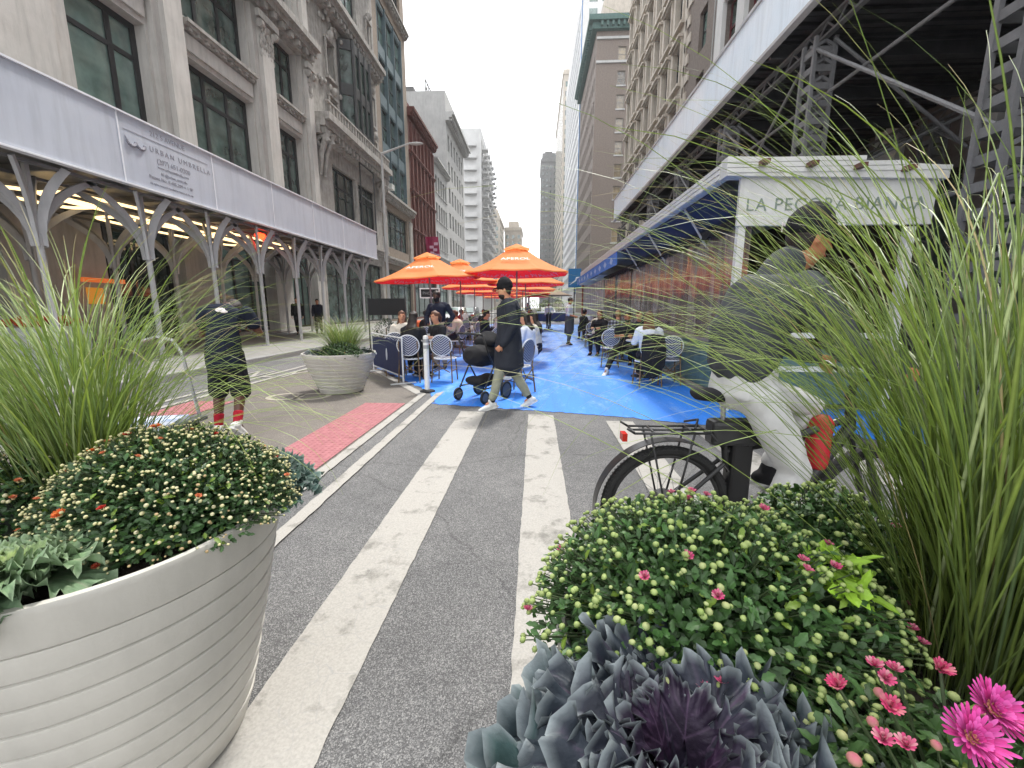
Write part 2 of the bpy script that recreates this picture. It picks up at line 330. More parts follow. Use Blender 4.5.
class Bld:
    def __init__(s, name, label, side, y0, y1, H, D=16, X=None, cat='building', group=None):
        s.side = side; s.W = y1 - y0; s.H = H; s.D = D
        X = X if X is not None else (-13 if side == 'L' else 11)
        s.root = thing(name, label, cat, (X, y1 if side == 'L' else y0, 0), R(-90) if side == 'L' else R(90), group); s.y0 = y0; s.y1 = y1; s.X = X
        s.F = Matrix.Identity(4)
    def u(s, Y): return s.y1 - Y if s.side == 'L' else Y - s.y0
    def south(s):   # face looking down the street at the camera
        s.F = Matrix.Translation((0, -s.D, 0)) @ Matrix.Rotation(R(90), 4, 'Z') if s.side == 'R' else Matrix.Translation((s.W, 0, 0)) @ Matrix.Rotation(R(-90), 4, 'Z') @ Matrix.Translation((0, 0, 0)); return s
    def fb(s, mb, u0, u1, n0, n1, z0, z1):
        t = MB(); t.box(u0, u1, n0, n1, z0, z1); mb.add([s.F @ Vector(v) for v in t.v], t.f)
    def wall(s, mb, u0, u1, z0, z1, ops, depth=.35):
        us = sorted({u0, u1, *[o[0] for o in ops], *[o[1] for o in ops]}); zs = sorted({z0, z1, *[o[2] for o in ops], *[o[3] for o in ops]})
        V = []; Fc = []
        def q(*p): o = len(V); V.extend(s.F @ Vector(x) for x in p); Fc.append((o, o + 1, o + 2, o + 3))
        for k in range(len(zs) - 1):
            run = None
            for i in range(len(us)):
                inside = i < len(us) - 1 and not any(o[0] - 1e-5 <= us[i] and us[i + 1] <= o[1] + 1e-5 and o[2] - 1e-5 <= zs[k] and zs[k + 1] <= o[3] + 1e-5 for o in ops)
                if inside and run is None: run = us[i]
                if not inside and run is not None: q((run, 0, zs[k]), (us[i], 0, zs[k]), (us[i], 0, zs[k + 1]), (run, 0, zs[k + 1])); run = None
        for a, b_, c, d in [o[:4] for o in ops]:
            q((a, 0, c), (a, -depth, c), (a, -depth, d), (a, 0, d)); q((b_, 0, c), (b_, 0, d), (b_, -depth, d), (b_, -depth, c))
            q((a, 0, c), (b_, 0, c), (b_, -depth, c), (a, -depth, c)); q((a, 0, d), (a, -depth, d), (b_, -depth, d), (b_, 0, d))
        mb.add(V, Fc)
    def shell(s, mb):   # back, sides, set a little inside the openings
        D, Wd, H = s.D, s.W, s.H
        mb.add([(0, 0, 0), (0, -D, 0), (0, -D, H), (0, 0, H), (Wd, 0, 0), (Wd, -D, 0), (Wd, -D, H), (Wd, 0, H)], [(0, 1, 2, 3), (4, 7, 6, 5), (1, 5, 6, 2)])
    def top(s, m=None):
        t = MB(); t.box(.3, s.W - .3, -s.D + .3, -.3, s.H - .9, s.H - .6); t.build('roof', m or M_roof, s.root)
    def window(s, u0, u1, z0, z1, mul=(), tr=(), fw=.08, mf=None, mg=None, dep=.3, panes=True, cache={}):
        w, h = round(u1 - u0, 3), round(z1 - z0, 3); key = (w, h, tuple(mul), tuple(tr), fw, (mf or M_black).name, panes, (mg or M_glass).name)
        if key not in cache:
            t = MB(); e = .003
            t.box(e, fw, -.06, .06, e, h - e); t.box(w - fw, w - e, -.06, .06, e, h - e); t.box(fw, w - fw, -.06, .06, e, fw); t.box(fw, w - fw, -.06, .06, h - fw, h - e)
            for x in mul: t.box(w * x - fw * .45, w * x + fw * .45, -.05, .05, fw, h - fw)
            for z in tr: t.box(fw, w - fw, -.045, .045, h * z - fw * .4, h * z + fw * .4)
            g_ = MB(); g_.box(fw * .5, w - fw * .5, -.02, .0, fw * .5, h - fw * .5)
            if not panes:
                t.mi = 1; t.add(g_.v, g_.f)
            cache[key] = (t.mesh('window', [mf or M_black, mg or M_glass]), g_.mesh('pane', mg or M_glass))
        fm, gm = cache[key]; o = link('window', fm, s.root)
        o.matrix_local = s.F @ Matrix.Translation((u0, -dep, z0))
        if panes: link('pane', gm, o)
        return o
    def windows_stuff(s, ops, fw=.08, mf=None, mg=None, dep=.25, tr=(.5,)):
        t = MB()
        for a, b_, c, d in ops:
            t.mi = 1; s.fb(t, a + .01, b_ - .01, -dep - .02, -dep, c + .01, d - .01); t.mi = 0
            for q in ((a + .005, a + fw, c, d), (b_ - fw, b_ - .005, c, d), (a, b_, c + .005, c + fw), (a, b_, d - fw, d - .005)): s.fb(t, q[0], q[1], -dep, -dep + .06, q[2], q[3])
            for z in tr: s.fb(t, a, b_, -dep, -dep + .05, c + (d - c) * z - .03, c + (d - c) * z + .03)
        o = t.build('windows', [mf or M_black, mg or M_glass], s.root); tag(o, kind='stuff')
    def fill(s, ops, limit=100, **kw):
        zref = 1.4; wd = lambda o: (s.F @ Vector((o[0], 0, o[2])))
        def dist(o):
            p = s.root.matrix_basis @ wd(o); return (p - Vector((0, 0, 1.4))).length
        ops = sorted(ops, key=dist); near, rest = ops[:limit], ops[limit:]
        for o in near: s.window(*o[:4], **kw)
        if rest: s.windows_stuff([o[:4] for o in rest], mf=kw.get('mf'), mg=kw.get('mg'), dep=kw.get('dep', .25))
    def bm(s, v): return s.F @ Vector(v)
def ledge(b, mb, u0, u1, z, out=.35, h=.35, dent=.5, own=None):
    if own: mb = MB()
    b.fb(mb, u0, u1, 0.002, out, z, z + h * .35); b.fb(mb, u0, u1, 0.002, out * .75, z - h * .3, z - .003); b.fb(mb, u0, u1, .002, out * .45, z - h * .65, z - h * .3 - .003)
    if dent:
        n = max(1, int((u1 - u0) / dent))
        for i in range(n):
            c = u0 + (i + .5) * (u1 - u0) / n; b.fb(mb, c - dent * .18, c + dent * .18, out * .45 + .002, out * .7, z - h * .62, z - h * .32)
    if own: mb.build(own[0], own[1], b.root)
# ---- L1: big limestone loft building with black windows
b = Bld('limestone_building', 'large pale limestone loft building with wide black framed windows above the white sidewalk shed', 'L', 2, 26, 36)
bays = [(5.6, 9.8, 3), (12.55, 15.25, 2), (16.85, 20.75, 3), (22.45, 24.9, 2)]
rows = [(7.2, 10.6), (11.95, 14.75), (16.1, 19), (20.3, 23.2), (24.5, 27.4), (28.7, 31.6)]
ops = []; mb = MB()
for y0, y1, n in bays:
    for z0, z1 in rows: ops.append((b.u(y1), b.u(y0), z0, z1, n))
gops = [(b.u(y1 + .2), b.u(y0 - .2), .3, 5.2) for y0, y1, n in bays]
b.wall(mb, 0, b.W, 0, b.H, ops + gops, .5); b.shell(mb); b.build = None
mb.build('wall', M_lime, b.root)
for u0, u1, z0, z1, n in ops: b.window(u0, u1, z0, z1, mul=[i / n for i in range(1, n)] if n == 3 else [.36], tr=[.68], fw=.19, dep=.42)
mb = MB()
for y0, y1 in [(9.8, 12.55), (15.25, 16.85), (20.75, 22.45), (24.9, 26), (2, 5.6)]:
    u0, u1 = b.u(y1), b.u(y0); w = u1 - u0
    b.fb(mb, u0 + .12, u1 - .12, .002, .22, .2, 34.5)
    b.fb(mb, u0 + w * .25, u1 - w * .25, .222, .42, 5.6, 14.2)
    b.fb(mb, u0 + .06, u1 - .06, .225, .5, 5.2, 5.55)
    b.fb(mb, u0 + w * .25, u1 - w * .25, .222, .42, 16.2, 33)
mb.build('pilaster', M_lime, b.root)
mb = MB()
for y0, y1, n in bays:
    for z0, z1 in rows[:5]:
        u0, u1 = b.u(y1), b.u(y0); zt = z1
        mb = MB(); b.fb(mb, u0 + .05, u1 - .05, .002, .1, zt + .18, zt + .75); mb.build('spandrel', M_lime, b.root)
        ledge(b, mb, u0 - .05, u1 + .05, zt + 1.02, .36, .34, .42, own=('window_ledge', M_lime2))
mb = MB()
for z in (15.35, 34.9): ledge(b, mb, 0, b.W, z, .95, .9, .7, own=('cornice', M_lime2))
rr = random.Random(3)
for y0, y1 in [(9.9, 12.5), (15.3, 16.8), (20.8, 22.4), (24.95, 25.95)]:   # carved capitals: scrolls and leaves
    u0, u1 = b.u(y1), b.u(y0)
    b.fb(mb, u0 + .05, u1 - .05, .43, .62, 14.2, 14.5)
    for i in range(60):
        u = rr.uniform(u0 + .3, u1 - .3); z = rr.uniform(12.6, 14.2); mb.ell(b.bm((u, .34 + .1 * (z - 12.6), z)), (.07, .07, .14), n=6, k=4)
    for uu in (u0 + .25, u1 - .25): mb.tube([b.bm((uu - .08, .5, 14.0)), b.bm((uu + .08, .5, 14.0))], .17, 12)
for i in range(60):
    mb.ell(b.bm((.3 + i * .39, .5, 15.75 - .55)), (.11, .11, .16), n=6, k=4)
mb.build('carved_ornament', M_lime2, b.root)
t = MB()
for u0, u1, z0, z1 in gops: b.fb(t, u0, u1, -3.2, -3.1, z0, z1)
b.fb(t, .3, b.W - .3, -3.2, -.55, 5.3, 5.4); b.fb(t, .3, b.W - .3, -3.2, -.55, .16, .2)
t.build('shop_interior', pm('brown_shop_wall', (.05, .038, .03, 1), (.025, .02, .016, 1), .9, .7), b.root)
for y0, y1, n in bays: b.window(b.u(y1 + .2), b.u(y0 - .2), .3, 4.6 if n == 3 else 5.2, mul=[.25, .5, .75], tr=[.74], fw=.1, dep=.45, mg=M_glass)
b.top()
# ---- L2: ornate limestone building with iron oriel
b = Bld('ornate_building', 'narrow ornate stained limestone building with a dark iron oriel and scrolled balcony', 'L', 26, 37.2, 27)
c0 = b.u(33.9); c1 = b.u(30.4)
ops = [(b.u(29.4), b.u(28.5), 15.5, 17.5), (b.u(29.4), b.u(28.5), 13.2, 14.3), (b.u(29.4), b.u(28.5), 20.4, 22.6), (b.u(36.3), b.u(35.5), 15.5, 17.5), (b.u(36.3), b.u(35.5), 13.2, 14.3), (b.u(36.3), b.u(35.5), 20.4, 22.6)]
big = [(b.u(35.8), b.u(32.4), 6.6, 10.4), (b.u(32.0), b.u(28.4), 6.6, 10.4), (b.u(33.9), b.u(30.4), 20.6, 24.4), (.6, b.W - .6, .3, 4.8)]
mb = MB(); b.wall(mb, 0, b.W, 0, b.H, ops + big, .5); b.shell(mb); mb.build('wall', M_lime2, b.root)
for o_ in ops: b.window(*o_, tr=[.5], fw=.07)
for o_ in big[:3]: b.window(*o_, mul=[.34, .67], tr=[.7], fw=.13)
b.window(*big[3], mul=[.2, .4, .6, .8], tr=[.7], fw=.12)
mb = MB()
ledge(b, mb, 0.1, b.W - .1, 12.1, 1.1, 1.1, .55); ledge(b, mb, 0, b.W, 19.6, .9, .9, .5); ledge(b, mb, 0, b.W, 26.2, 1.1, 1, .5); ledge(b, mb, 0, b.W, 5.9, .5, .5, 0)
for uu in (.5, 1.1, b.W - 1.1, b.W - .5):    # scroll brackets
    sp = [b.bm((uu, .35 + .38 * math.cos(t_) * (1 - t_ / 9), 11.0 + .38 * math.sin(t_) * (1 - t_ / 9))) for t_ in [i * .5 for i in range(14)]]
    mb.tube(sp, [.17 - .008 * i for i in range(14)], 7); mb.tube([b.bm((uu, .75, 11.6)), b.bm((uu, .3, 10.4)), b.bm((uu, .12, 9.2))], [.2, .15, .1], 7)
for (u0, u1, z0, z1) in ops:
    b.fb(mb, u0 - .18, u1 + .18, .002, .2, z1 + .04, z1 + .2); b.fb(mb, u0 - .2, u1 + .2, .002, .25, z0 - .2, z0 - .05)
    mb.ell(b.bm(((u0 + u1) / 2, .15, z1 + .42)), (.18, .3, .28), n=8, k=6)
    for q in (u0 - .12, u1 + .12): mb.tube([b.bm((q, .12, z0)), b.bm((q, .12, z1))], .07, 6)
rr = random.Random(9)
for i in range(70): mb.ell(b.bm((rr.uniform(.3, b.W - .3), rr.uniform(.05, .25), rr.choice([18.4, 18.8, 11.3, 25.1, 14.8]) + rr.uniform(-.15, .15))), (.14, .1, .17), n=6, k=4)
for i in range(26): b.fb(mb, .45 + i * .4, .55 + i * .4, 0.85, .95, 12.5, 13.1)
b.fb(mb, .3, b.W - .3, .82, .98, 13.1, 13.2)
mb.build('carved_ornament', M_lime2, b.root)
mb = MB()
prof = [(c0 - .1, .0), (c0 + .35, .85), (c1 - .35, .85), (c1 + .1, .0)]
for z0, z1, g_ in [(13.2, 13.5, 0), (15.3, 16.0, 0), (18.0, 18.6, 0)]: mb.prism(prof, z0, z1, b.F)
for (ua, na) in prof:
    mb.tube([b.bm((ua, na, 13.2)), b.bm((ua, na, 18.6))], .12, 6)
for f in (.33, .66): q = c0 + .35 + (c1 - c0 - .7) * f; mb.tube([b.bm((q, .85, 13.2)), b.bm((q, .85, 18.6))], .09, 6)
mb.build('oriel_frame', M_iron, b.root)
mb = MB(); pi = [(x * .96 + (c0 + c1) / 2 * .04, y * .93) for x, y in prof]
mb.prism(pi, 13.5, 15.3, b.F); mb.prism(pi, 16.0, 18.0, b.F); mb.build('oriel_glass', M_glass, b.root)
mb = MB()
for k_ in (c0 - .3, c1 - 1.2): mb.tube([b.bm((k_ + .2, .6, 6.2)), b.bm((k_ + .2, .6, 13))], .05, 6)
for z in (6.9, 9.2, 11.4):
    mb.tube([b.bm((c0 - .1, .6, z)), b.bm((c1 - 1, .6, z))], .05, 6)
mb.build('fire_escape', M_iron, b.root); b.top()
# ---- L3: stone piers, teal spandrels
b = Bld('loft_building', 'tall tan stone loft building with teal metal spandrels and triple windows', 'L', 37.2, 46, 34)
ops = []; mb = MB(); u0, u1 = b.u(44.8), b.u(38.2)
zr = [(6.7, 9.8), (11.6, 14.3), (15.4, 18.1), (19.2, 21.9), (23.0, 25.7), (28, 30.6)]
ops = [(u0, u1, 11.2, 26.2), (u0 + .3, u1 - .3, 6.7, 9.9), (.5, b.W - .5, .3, 4.8), (u0, u1, 28, 30.6)]
b.wall(mb, 0, b.W, 0, b.H, ops, .45); b.shell(mb); mb.build('wall', pm('tan_stone', (.3, .245, .195, 1), (.22, .18, .145, 1), 4, .85, .5, 40, dirt=.3), b.root)
for z0, z1 in zr[1:5]: b.window(u0, u1, z0, z1, mul=[.17, .33, .5, .67, .83], tr=[.5], fw=.1, dep=.3)
b.window(u0, u1, 28, 30.6, mul=[.33, .67], tr=[.5], fw=.12)
b.window(*ops[1], mul=[.25, .5, .75], tr=[.6], fw=.12); b.window(*ops[2], mul=[.25, .5, .75], tr=[.72], fw=.1)
mb = MB()
for z0, z1 in [(11.2, 11.6), (14.3, 15.4), (18.1, 19.2), (21.9, 23.0), (25.7, 26.2)]:
    b.fb(mb, u0 + .003, u1 - .003, -.35, -.1, z0 + .002, z1 - .002)
    for i in range(3): q = u0 + (i + .1) * (u1 - u0) / 3; b.fb(mb, q, q + (u1 - u0) / 3 * .8, -.099, -.06, z0 + .12, z1 - .12)
for f in (0.003, .333, .667, .985): q = u0 + (u1 - u0) * f; b.fb(mb, q - .0, q + .12, -.34, .02, 11.2, 26.2)
mb.build('spandrel', M_teal, b.root)
mb = MB(); ledge(b, mb, 0, b.W, 10.9, .6, .6, .5, own=('cornice', M_lime2)); ledge(b, mb, 0, b.W, 27.2, .5, .5, .4, own=('cornice', M_lime2)); ledge(b, mb, 0, b.W, 32.8, .8, .8, .6, own=('cornice', M_lime2)); ledge(b, mb, 0, b.W, 5.6, .5, .5, 0, own=('cornice', M_lime2))
b.fb(mb, .15, u0 - .15, .002, .15, 5.9, 10); mb.build('pier', M_lime2, b.root); mb = MB(); b.fb(mb, u1 + .15, b.W - .15, .002, .15, 5.9, 10); mb.build('pier', M_lime2, b.root)
mb = MB(); b.fb(mb, u1 - 1.6, u1 - .9, -.3, .35, 11.65, 12.1); mb.build('air_conditioner', pm('ac_white', 'c9cac6'), b.root); b.top()
# ---- L4: red brick
b = Bld('red_brick_building', 'dark red brick building with black windows and heavy cornice on the left', 'L', 46, 56.8, 21.6)
mb = MB(); ops = [(1 + i * 1.55, 2.1 + i * 1.55, z, z + 2.7) for i in range(6) for z in (6.3, 10.2, 14.1, 17.6)]
ops = [(a, b2, c, min(d, 20)) for a, b2, c, d in ops]
b.wall(mb, 0, b.W, 0, b.H, ops + [(.5, b.W - .5, .3, 4.6)], .35); b.shell(mb); mb.build('wall', M_redbr, b.root)
for o_ in ops: b.window(*o_, tr=[.5], fw=.08)
b.window(.5, b.W - .5, .3, 4.6, mul=[.25, .5, .75], tr=[.75], fw=.1)
mb = MB(); ledge(b, mb, 0, b.W, 20.9, .7, .8, .5)
for z in (5.4, 9.5, 13.4, 17.1): ledge(b, mb, 0, b.W, z, .3, .35, 0)
for i in range(7): q = .45 + i * 1.55; b.fb(mb, q, q + .35, .002, .2, 5.6, 20)
mb.build('cornice', M_redbr, b.root); b.top()
mb = MB(); mb.beam(b.bm((5.0, .05, 9.4)), b.bm((5.0, 1.4, 9.4)), .05, .05); mb.build('flagpole', M_iron, b.root)
# ---- L5a / L5b
b = Bld('grey_house', 'low pale grey stone building with arched shop front beyond the red brick one', 'L', 56.8, 65.6, 20.4)
mb = MB(); ops = [(.9 + i * 1.5, 1.9 + i * 1.5, z, z + 2.1) for i in range(5) for z in (9.2, 12.8, 16.2)]
b.wall(mb, 0, b.W, 0, b.H, ops + [(1.2, b.W - 1.2, .3, 7)], .35); b.shell(mb); mb.build('wall', M_greyst, b.root)
for o_ in ops: b.window(*o_, tr=[.5], fw=.07)
b.window(1.2, b.W - 1.2, .3, 7, mul=[.33, .67], tr=[.5, .75], fw=.12)
mb = MB(); ledge(b, mb, 0, b.W, 19.8, .6, .6, .5, own=('cornice', M_greyst)); ledge(b, mb, 0, b.W, 8, .4, .4, 0, own=('cornice', M_greyst))
for o_ in ops: b.fb(mb, o_[0] - .1, o_[1] + .1, .002, .12, o_[2] - .15, o_[2] - .02)
mb.build('window_sills', M_greyst, b.root)['kind'] = 'stuff'; b.top()
b = Bld('grey_corner_building', 'taller plain grey stone building with bare side wall and bracketed cornice', 'L', 65.6, 80.5, 31.5, 22)
mb = MB(); ops = [(1.2 + i * 2.3, 2.4 + i * 2.3, z, z + 2.2) for i in range(6) for z in (6, 9.6, 13.2, 16.8, 20.4, 24)]
b.wall(mb, 0, b.W, 0, b.H, ops + [(1, b.W - 1, .3, 4.4)], .35); b.shell(mb); mb.build('wall', M_greyst, b.root)
for o_ in ops: b.window(*o_, tr=[.5], fw=.07, mul=[.5])
b.window(1, b.W - 1, .3, 4.4, mul=[.25, .5, .75], tr=[.75], fw=.1)
mb = MB(); ledge(b, mb, -.3, b.W + .5, 28.2, 1.3, 1.1, .8, own=('cornice', M_greyst)); ledge(b, mb, 0, b.W, 5.2, .4, .4, 0, own=('cornice', M_greyst)); mb = MB()
for i in range(9): mb.beam((6 + i, -3, 31), (6 + i, -3, 33.4), .12, .12)
mb.beam((6, -3, 33.4), (14, -3, 33.4), .12, .12); mb.beam((6, -3, 32.4), (14, -3, 32.4), .12, .12); mb.box(8, 13, -9, -5, 31, 33); mb.build('roof_plant', M_dkst, b.root); b.top()
# ---- far left tower with balconies
b = Bld('balcony_tower', 'distant white apartment tower with stacked projecting balconies', 'L', 119, 150, 47, 22, X=-14.5)
mb = MB(); ops = [(1 + i * 3, 2.9 + i * 3, 5 + k_ * 2.9, 6.9 + k_ * 2.9) for i in range(10) for k_ in range(14)]
b.wall(mb, 0, b.W, 0, b.H, ops, .3); b.shell(mb); b.fill(ops, fw=.07, tr=[.5], panes=False)
b.south(); ops2 = [(1.2 + i * 2.6, 2.8 + i * 2.6, 5 + k_ * 2.9, 6.9 + k_ * 2.9) for i in range(7) for k_ in range(14)]
mb.build('wall', M_whtgrid, b.root)
ww = MB(); b.F = Matrix.Translation((b.W + .01, 0, 0)) @ Matrix.Rotation(R(-90), 4, 'Z')
b.wall(ww, 0, 22, 0, 47, ops2, .3); ww.build('street_end_wall', M_whtgrid, b.root); b.windows_stuff(ops2, dep=.28)
mb = MB()
for k_ in range(14):
    for i in range(4):
        u = 1.2 + i * 5.2; b.fb(mb, u, u + 3.2, .02, 1.3, 4.75 + k_ * 2.9, 4.95 + k_ * 2.9); b.fb(mb, u, u + 3.2, 1.2, 1.3, 4.95 + k_ * 2.9, 5.9 + k_ * 2.9)
b.F = Matrix.Identity(4)
for k_ in range(14):
    for i in range(6):
        u = 1.5 + i * 5; b.fb(mb, u, u + 2.6, .02, 1.5, 4.75 + k_ * 2.9, 4.95 + k_ * 2.9); b.fb(mb, u, u + 2.6, 1.4, 1.5, 4.95 + k_ * 2.9, 5.85 + k_ * 2.9)
o = mb.build('balconies', M_whtgrid, b.root); tag(o, kind='stuff'); b.top()
# generic distant blocks seen end-on
def far_block(name, label, x0, x1, y0, y1, H, m, mg=None, step=3.2, sz=1.5, topst=None):
    r = thing(name, label, 'building', ((x0 + x1) / 2, (y0 + y1) / 2, 0)); hx_, hy = (x1 - x0) / 2, (y1 - y0) / 2
    t = MB(); t.box(-hx_, hx_, -hy, hy, 0, H)
    if topst:
        for a, dz in topst: t.box(-hx_ * a, hx_ * a, -hy * a, hy * a, H + .01, H + dz)
    t.box(-hx_ - .4, hx_ + .4, -hy - .4, hy + .4, H - 2.2, H - 1.2); t.box(-hx_ - .25, hx_ + .25, -hy - .25, hy + .25, H * .16, H * .16 + .7)
    t.build('wall', m, r); w = MB(); n = 0
    for axis in (0, 1, 2):
        L = 2 * (hx_ if axis == 0 else hy); k_ = max(1, int(L / step))
        for i in range(k_):
            c = -L / 2 + (i + .5) * L / k_
            z = 4.5
            while z < H - 4.5:
                if axis == 0: w.box(c - sz / 2, c + sz / 2, -hy - .05, -hy + .2, z, z + 2)
                else:
                    sx = hx_ if axis == 1 else -hx_; w.box(sx - .05, sx + .05, c - sz / 2, c + sz / 2, z, z + 2)
                z += 3.7
    o = w.build('windows', mg or M_glass, r); tag(o, kind='stuff'); return r
far_block('beige_apartment_block', 'distant beige apartment block with penthouse setbacks on the left of the street end', -30, -19, 235, 262, 49, M_beige, topst=[(.7, 4), (.4, 7)])
far_block('beige_apartment_block', 'farthest pale block closing the street view just right of its beige twin', -18.5, -8.5, 262, 285, 48, M_beige, topst=[(.6, 4)])
far_block('grey_office_block', 'distant grey office block behind the balcony tower', -50, -29, 200, 225, 42, M_greyst)
# ---- right side, far to near
rf = far_block('wedge_tower', 'distant dark stone tower with rounded crown rising at the right of the street end', 2.7, 13, 296, 330, 96, M_dkst, step=2.5, sz=1.1, topst=[(.85, 4), (.5, 7)])
rf = far_block('cream_tower', 'tall cream stone tower behind the white gridded office building', 11, 30, 200, 268, 100, M_beige, step=3, topst=[(.8, 3)])
b = Bld('white_office_building', 'very tall white gridded office building with a blue glass strip, beyond the brown corner building', 'R', 120, 180, 82, 20)
mb = MB(); ops = [(.8 + i * 2.95, 2.95 + i * 2.95, 6 + k_ * 3.45, 8 + k_ * 3.45) for i in range(20) for k_ in range(21)]
b.wall(mb, 0, b.W, 0, b.H, ops, .4); b.shell(mb); mb.build('wall', M_whtgrid, b.root); b.fill(ops, fw=.08, tr=[], panes=False, mg=M_glassb)
mb = MB(); b.south(); mb_ = MB(); b.fb(mb, 0, 20, .01, .3, 0, 82); mb.build('street_end_wall', M_whtgrid, b.root)
mb = MB()
for i in range(6):
    for k_ in range(21): b.fb(mb, 1 + i * 3.1, 3 + i * 3.1, .301, .34, 6 + k_ * 3.45, 8 + k_ * 3.45)
o = mb.build('windows', M_glass, b.root); tag(o, kind='stuff')
mb = MB(); b.F = Matrix.Identity(4); b.fb(mb, .05, .7, .02, .3, 5, 80); mb.build('blue_glass_strip', M_glassb, b.root)
b.top()
b = Bld('brown_corner_building', 'brown brick corner building with paired windows and green copper cornice', 'R', 90.6, 119.5, 55, 26)
mb = MB(); ops = [(1.4 + i * 2.3, 2.7 + i * 2.3, 6 + k_ * 4.1, 8.3 + k_ * 4.1) for i in range(12) for k_ in range(11)]
b.wall(mb, 0, b.W, 0, b.H, ops, .35)
mb.add([(0, -26, 0), (b.W, -26, 0), (b.W, -26, 55), (0, -26, 55), (b.W, 0, 0), (b.W, 0, 55)], [(0, 1, 2, 3), (1, 4, 5, 2)])
b.fill(ops, fw=.09, tr=[.5], panes=False)
b.south(); ops = [(2.6 + i * 5.2 + j * 2.2, 4.1 + i * 5.2 + j * 2.2, 6.2 + k_ * 4.1, 8.6 + k_ * 4.1) for i in range(4) for j in range(2) for k_ in range(11)]
b.wall(mb, 0, 26, 0, 55, ops, .35); mb.build('wall', M_brownbr, b.root)
for o_ in ops: b.window(*o_, fw=.1, tr=[.5], mg=M_glasslit, mf=pm('pale_sash', (.3, .28, .25, 1)))
mb = MB()
for o_ in ops: mb = MB(); b.fb(mb, o_[0] - .15, o_[1] + .15, .002, .12, o_[2] - .3, o_[2] - .05); mb.build('window_sill', M_greyst, b.root)
for z in (10, 47, 51): mb = MB(); b.fb(mb, 0, 26, .002, .3, z - .2, z + .2); mb.build('string_course', M_greyst, b.root)
mb = MB()
for Fm, L, e in ((Matrix.Translation((0, -26, 0)) @ Matrix.Rotation(R(90), 4, 'Z'), 26, 1), (Matrix.Identity(4), b.W, 0)):
    b.F = Fm; b.fb(mb, 0, L + 1.6 * e, .01, 1.6, 53.3, 54.2); b.fb(mb, 0, L + .9 * e, .01, .9, 52.2, 53.3)
    for i in range(int(L / 1.0)): b.fb(mb, i * 1.0, i * 1.0 + .4, .9, 1.4, 52.5, 53.29)
mb.build('cornice', M_copper, b.root)
mb = MB(); mb.box(.5, b.W - .5, -25, -1.2, 54.4, 57.8); mb.build('attic', M_beige, b.root)
# R2 beige with pedimented windows
b = Bld('beige_stone_building', 'beige stone building with tall moulded windows above the right scaffold shed', 'R', 36, 58.2, 42, 20)
mb = MB(); ops = [(1.2 + i * 3.05, 2.9 + i * 3.05, 5.6 + k_ * 4.3, 8.4 + k_ * 4.3) for i in range(7) for k_ in range(8)]
b.wall(mb, 0, b.W, 0, b.H, ops + [(1, b.W - 1, .3, 4.2)], .45); b.shell(mb); mb.build('wall', M_beige, b.root)
for o_ in ops: b.window(*o_, fw=.1, tr=[.5], mul=[.5])
b.window(1, b.W - 1, .3, 4.2, mul=[.25, .5, .75], tr=[.75], fw=.1)
mb = MB()
for a, b2, c, d in ops:
    b.fb(mb, a - .28, a - .04, .002, .16, c - .1, d + .1); b.fb(mb, b2 + .04, b2 + .28, .002, .16, c - .1, d + .1)
    b.fb(mb, a - .4, b2 + .4, .002, .42, d + .25, d + .42); b.fb(mb, a - .3, b2 + .3, .002, .25, d + .1, d + .247); b.fb(mb, a - .35, b2 + .35, .002, .32, c - .32, c - .12)
for i in range(8): q = -.35 + 1.2 + i * 3.05 - .85; b.fb(mb, max(0.02, q), q + .6, .002, .1, 4.8, 40)
ledge(b, mb, 0, b.W, 40.5, 1.2, 1.2, .8); ledge(b, mb, 0, b.W, 4.6, .5, .4, 0)
mb.build('window_moulding', M_beige, b.root)
mb = MB()
for i in range(24): b.fb(mb, -.01 if i % 2 else -.01, .3, .003, .1, 5 + i * 1.5, 5.7 + i * 1.5)
mb.build('quoin', M_beige, b.root); b.top()
b = Bld('brown_brick_building', 'plain brown brick wall between the beige building and the brick and white one', 'R', 29.5, 35.95, 40, 18)
mb = MB(); ops = [(2.6, 4.0, 6.5 + k_ * 4, 9 + k_ * 4) for k_ in range(8)]
b.wall(mb, 0, b.W, 0, b.H, ops, .3); b.shell(mb); mb.build('wall', M_brownbr, b.root)
for o_ in ops: b.window(*o_, fw=.1, tr=[.5])
mb = MB()
for i in range(28): b.fb(mb, b.W - .55 - (.3 if i % 2 else 0), b.W - .01, .002, .09, 4 + i * 1.25, 4 + i * 1.25 + .62)
mb.build('quoin', M_beige, b.root)
mb = MB()
for q in (.6, 1.0): mb.tube([b.bm((q, .12, 5)), b.bm((q, .12, 39))], .05, 6)
mb.build('drainpipe', M_greyst, b.root); b.top()
b = Bld('red_and_white_building', 'brick and white stone building with dark red windows over the scaffold shed', 'R', -6, 29.45, 40, 18)
mb = MB(); ops = [(1.2 + i * 2.9, 3.0 + i * 2.9, 8 + k_ * 4, 10.8 + k_ * 4) for i in range(12) for k_ in range(7)]
gop = [(1 + i * 5.8, 6 + i * 5.8, .3, 5) for i in range(6)]
b.wall(mb, 0, b.W, 0, b.H, ops + gop, .35); b.shell(mb); mb.build('wall', pm('dark_stone_pier', (.2, .17, .15, 1), (.13, .11, .1, 1), 4, .8, .4, 40), b.root)
M_redwin = pm('dark_red_frame', (.13, .03, .035, 1), (.09, .02, .025, 1), 5, .5)
for o_ in ops: b.window(*o_, fw=.14, tr=[.5], mul=[.5], mf=M_redwin)
for o_ in gop: b.window(*o_, fw=.1, tr=[.75], mul=[.33, .67])
mb = MB()
for i in range(13): q = .1 + i * 2.9; b.fb(mb, q, q + .9, .002, .25, 5.6, 38)
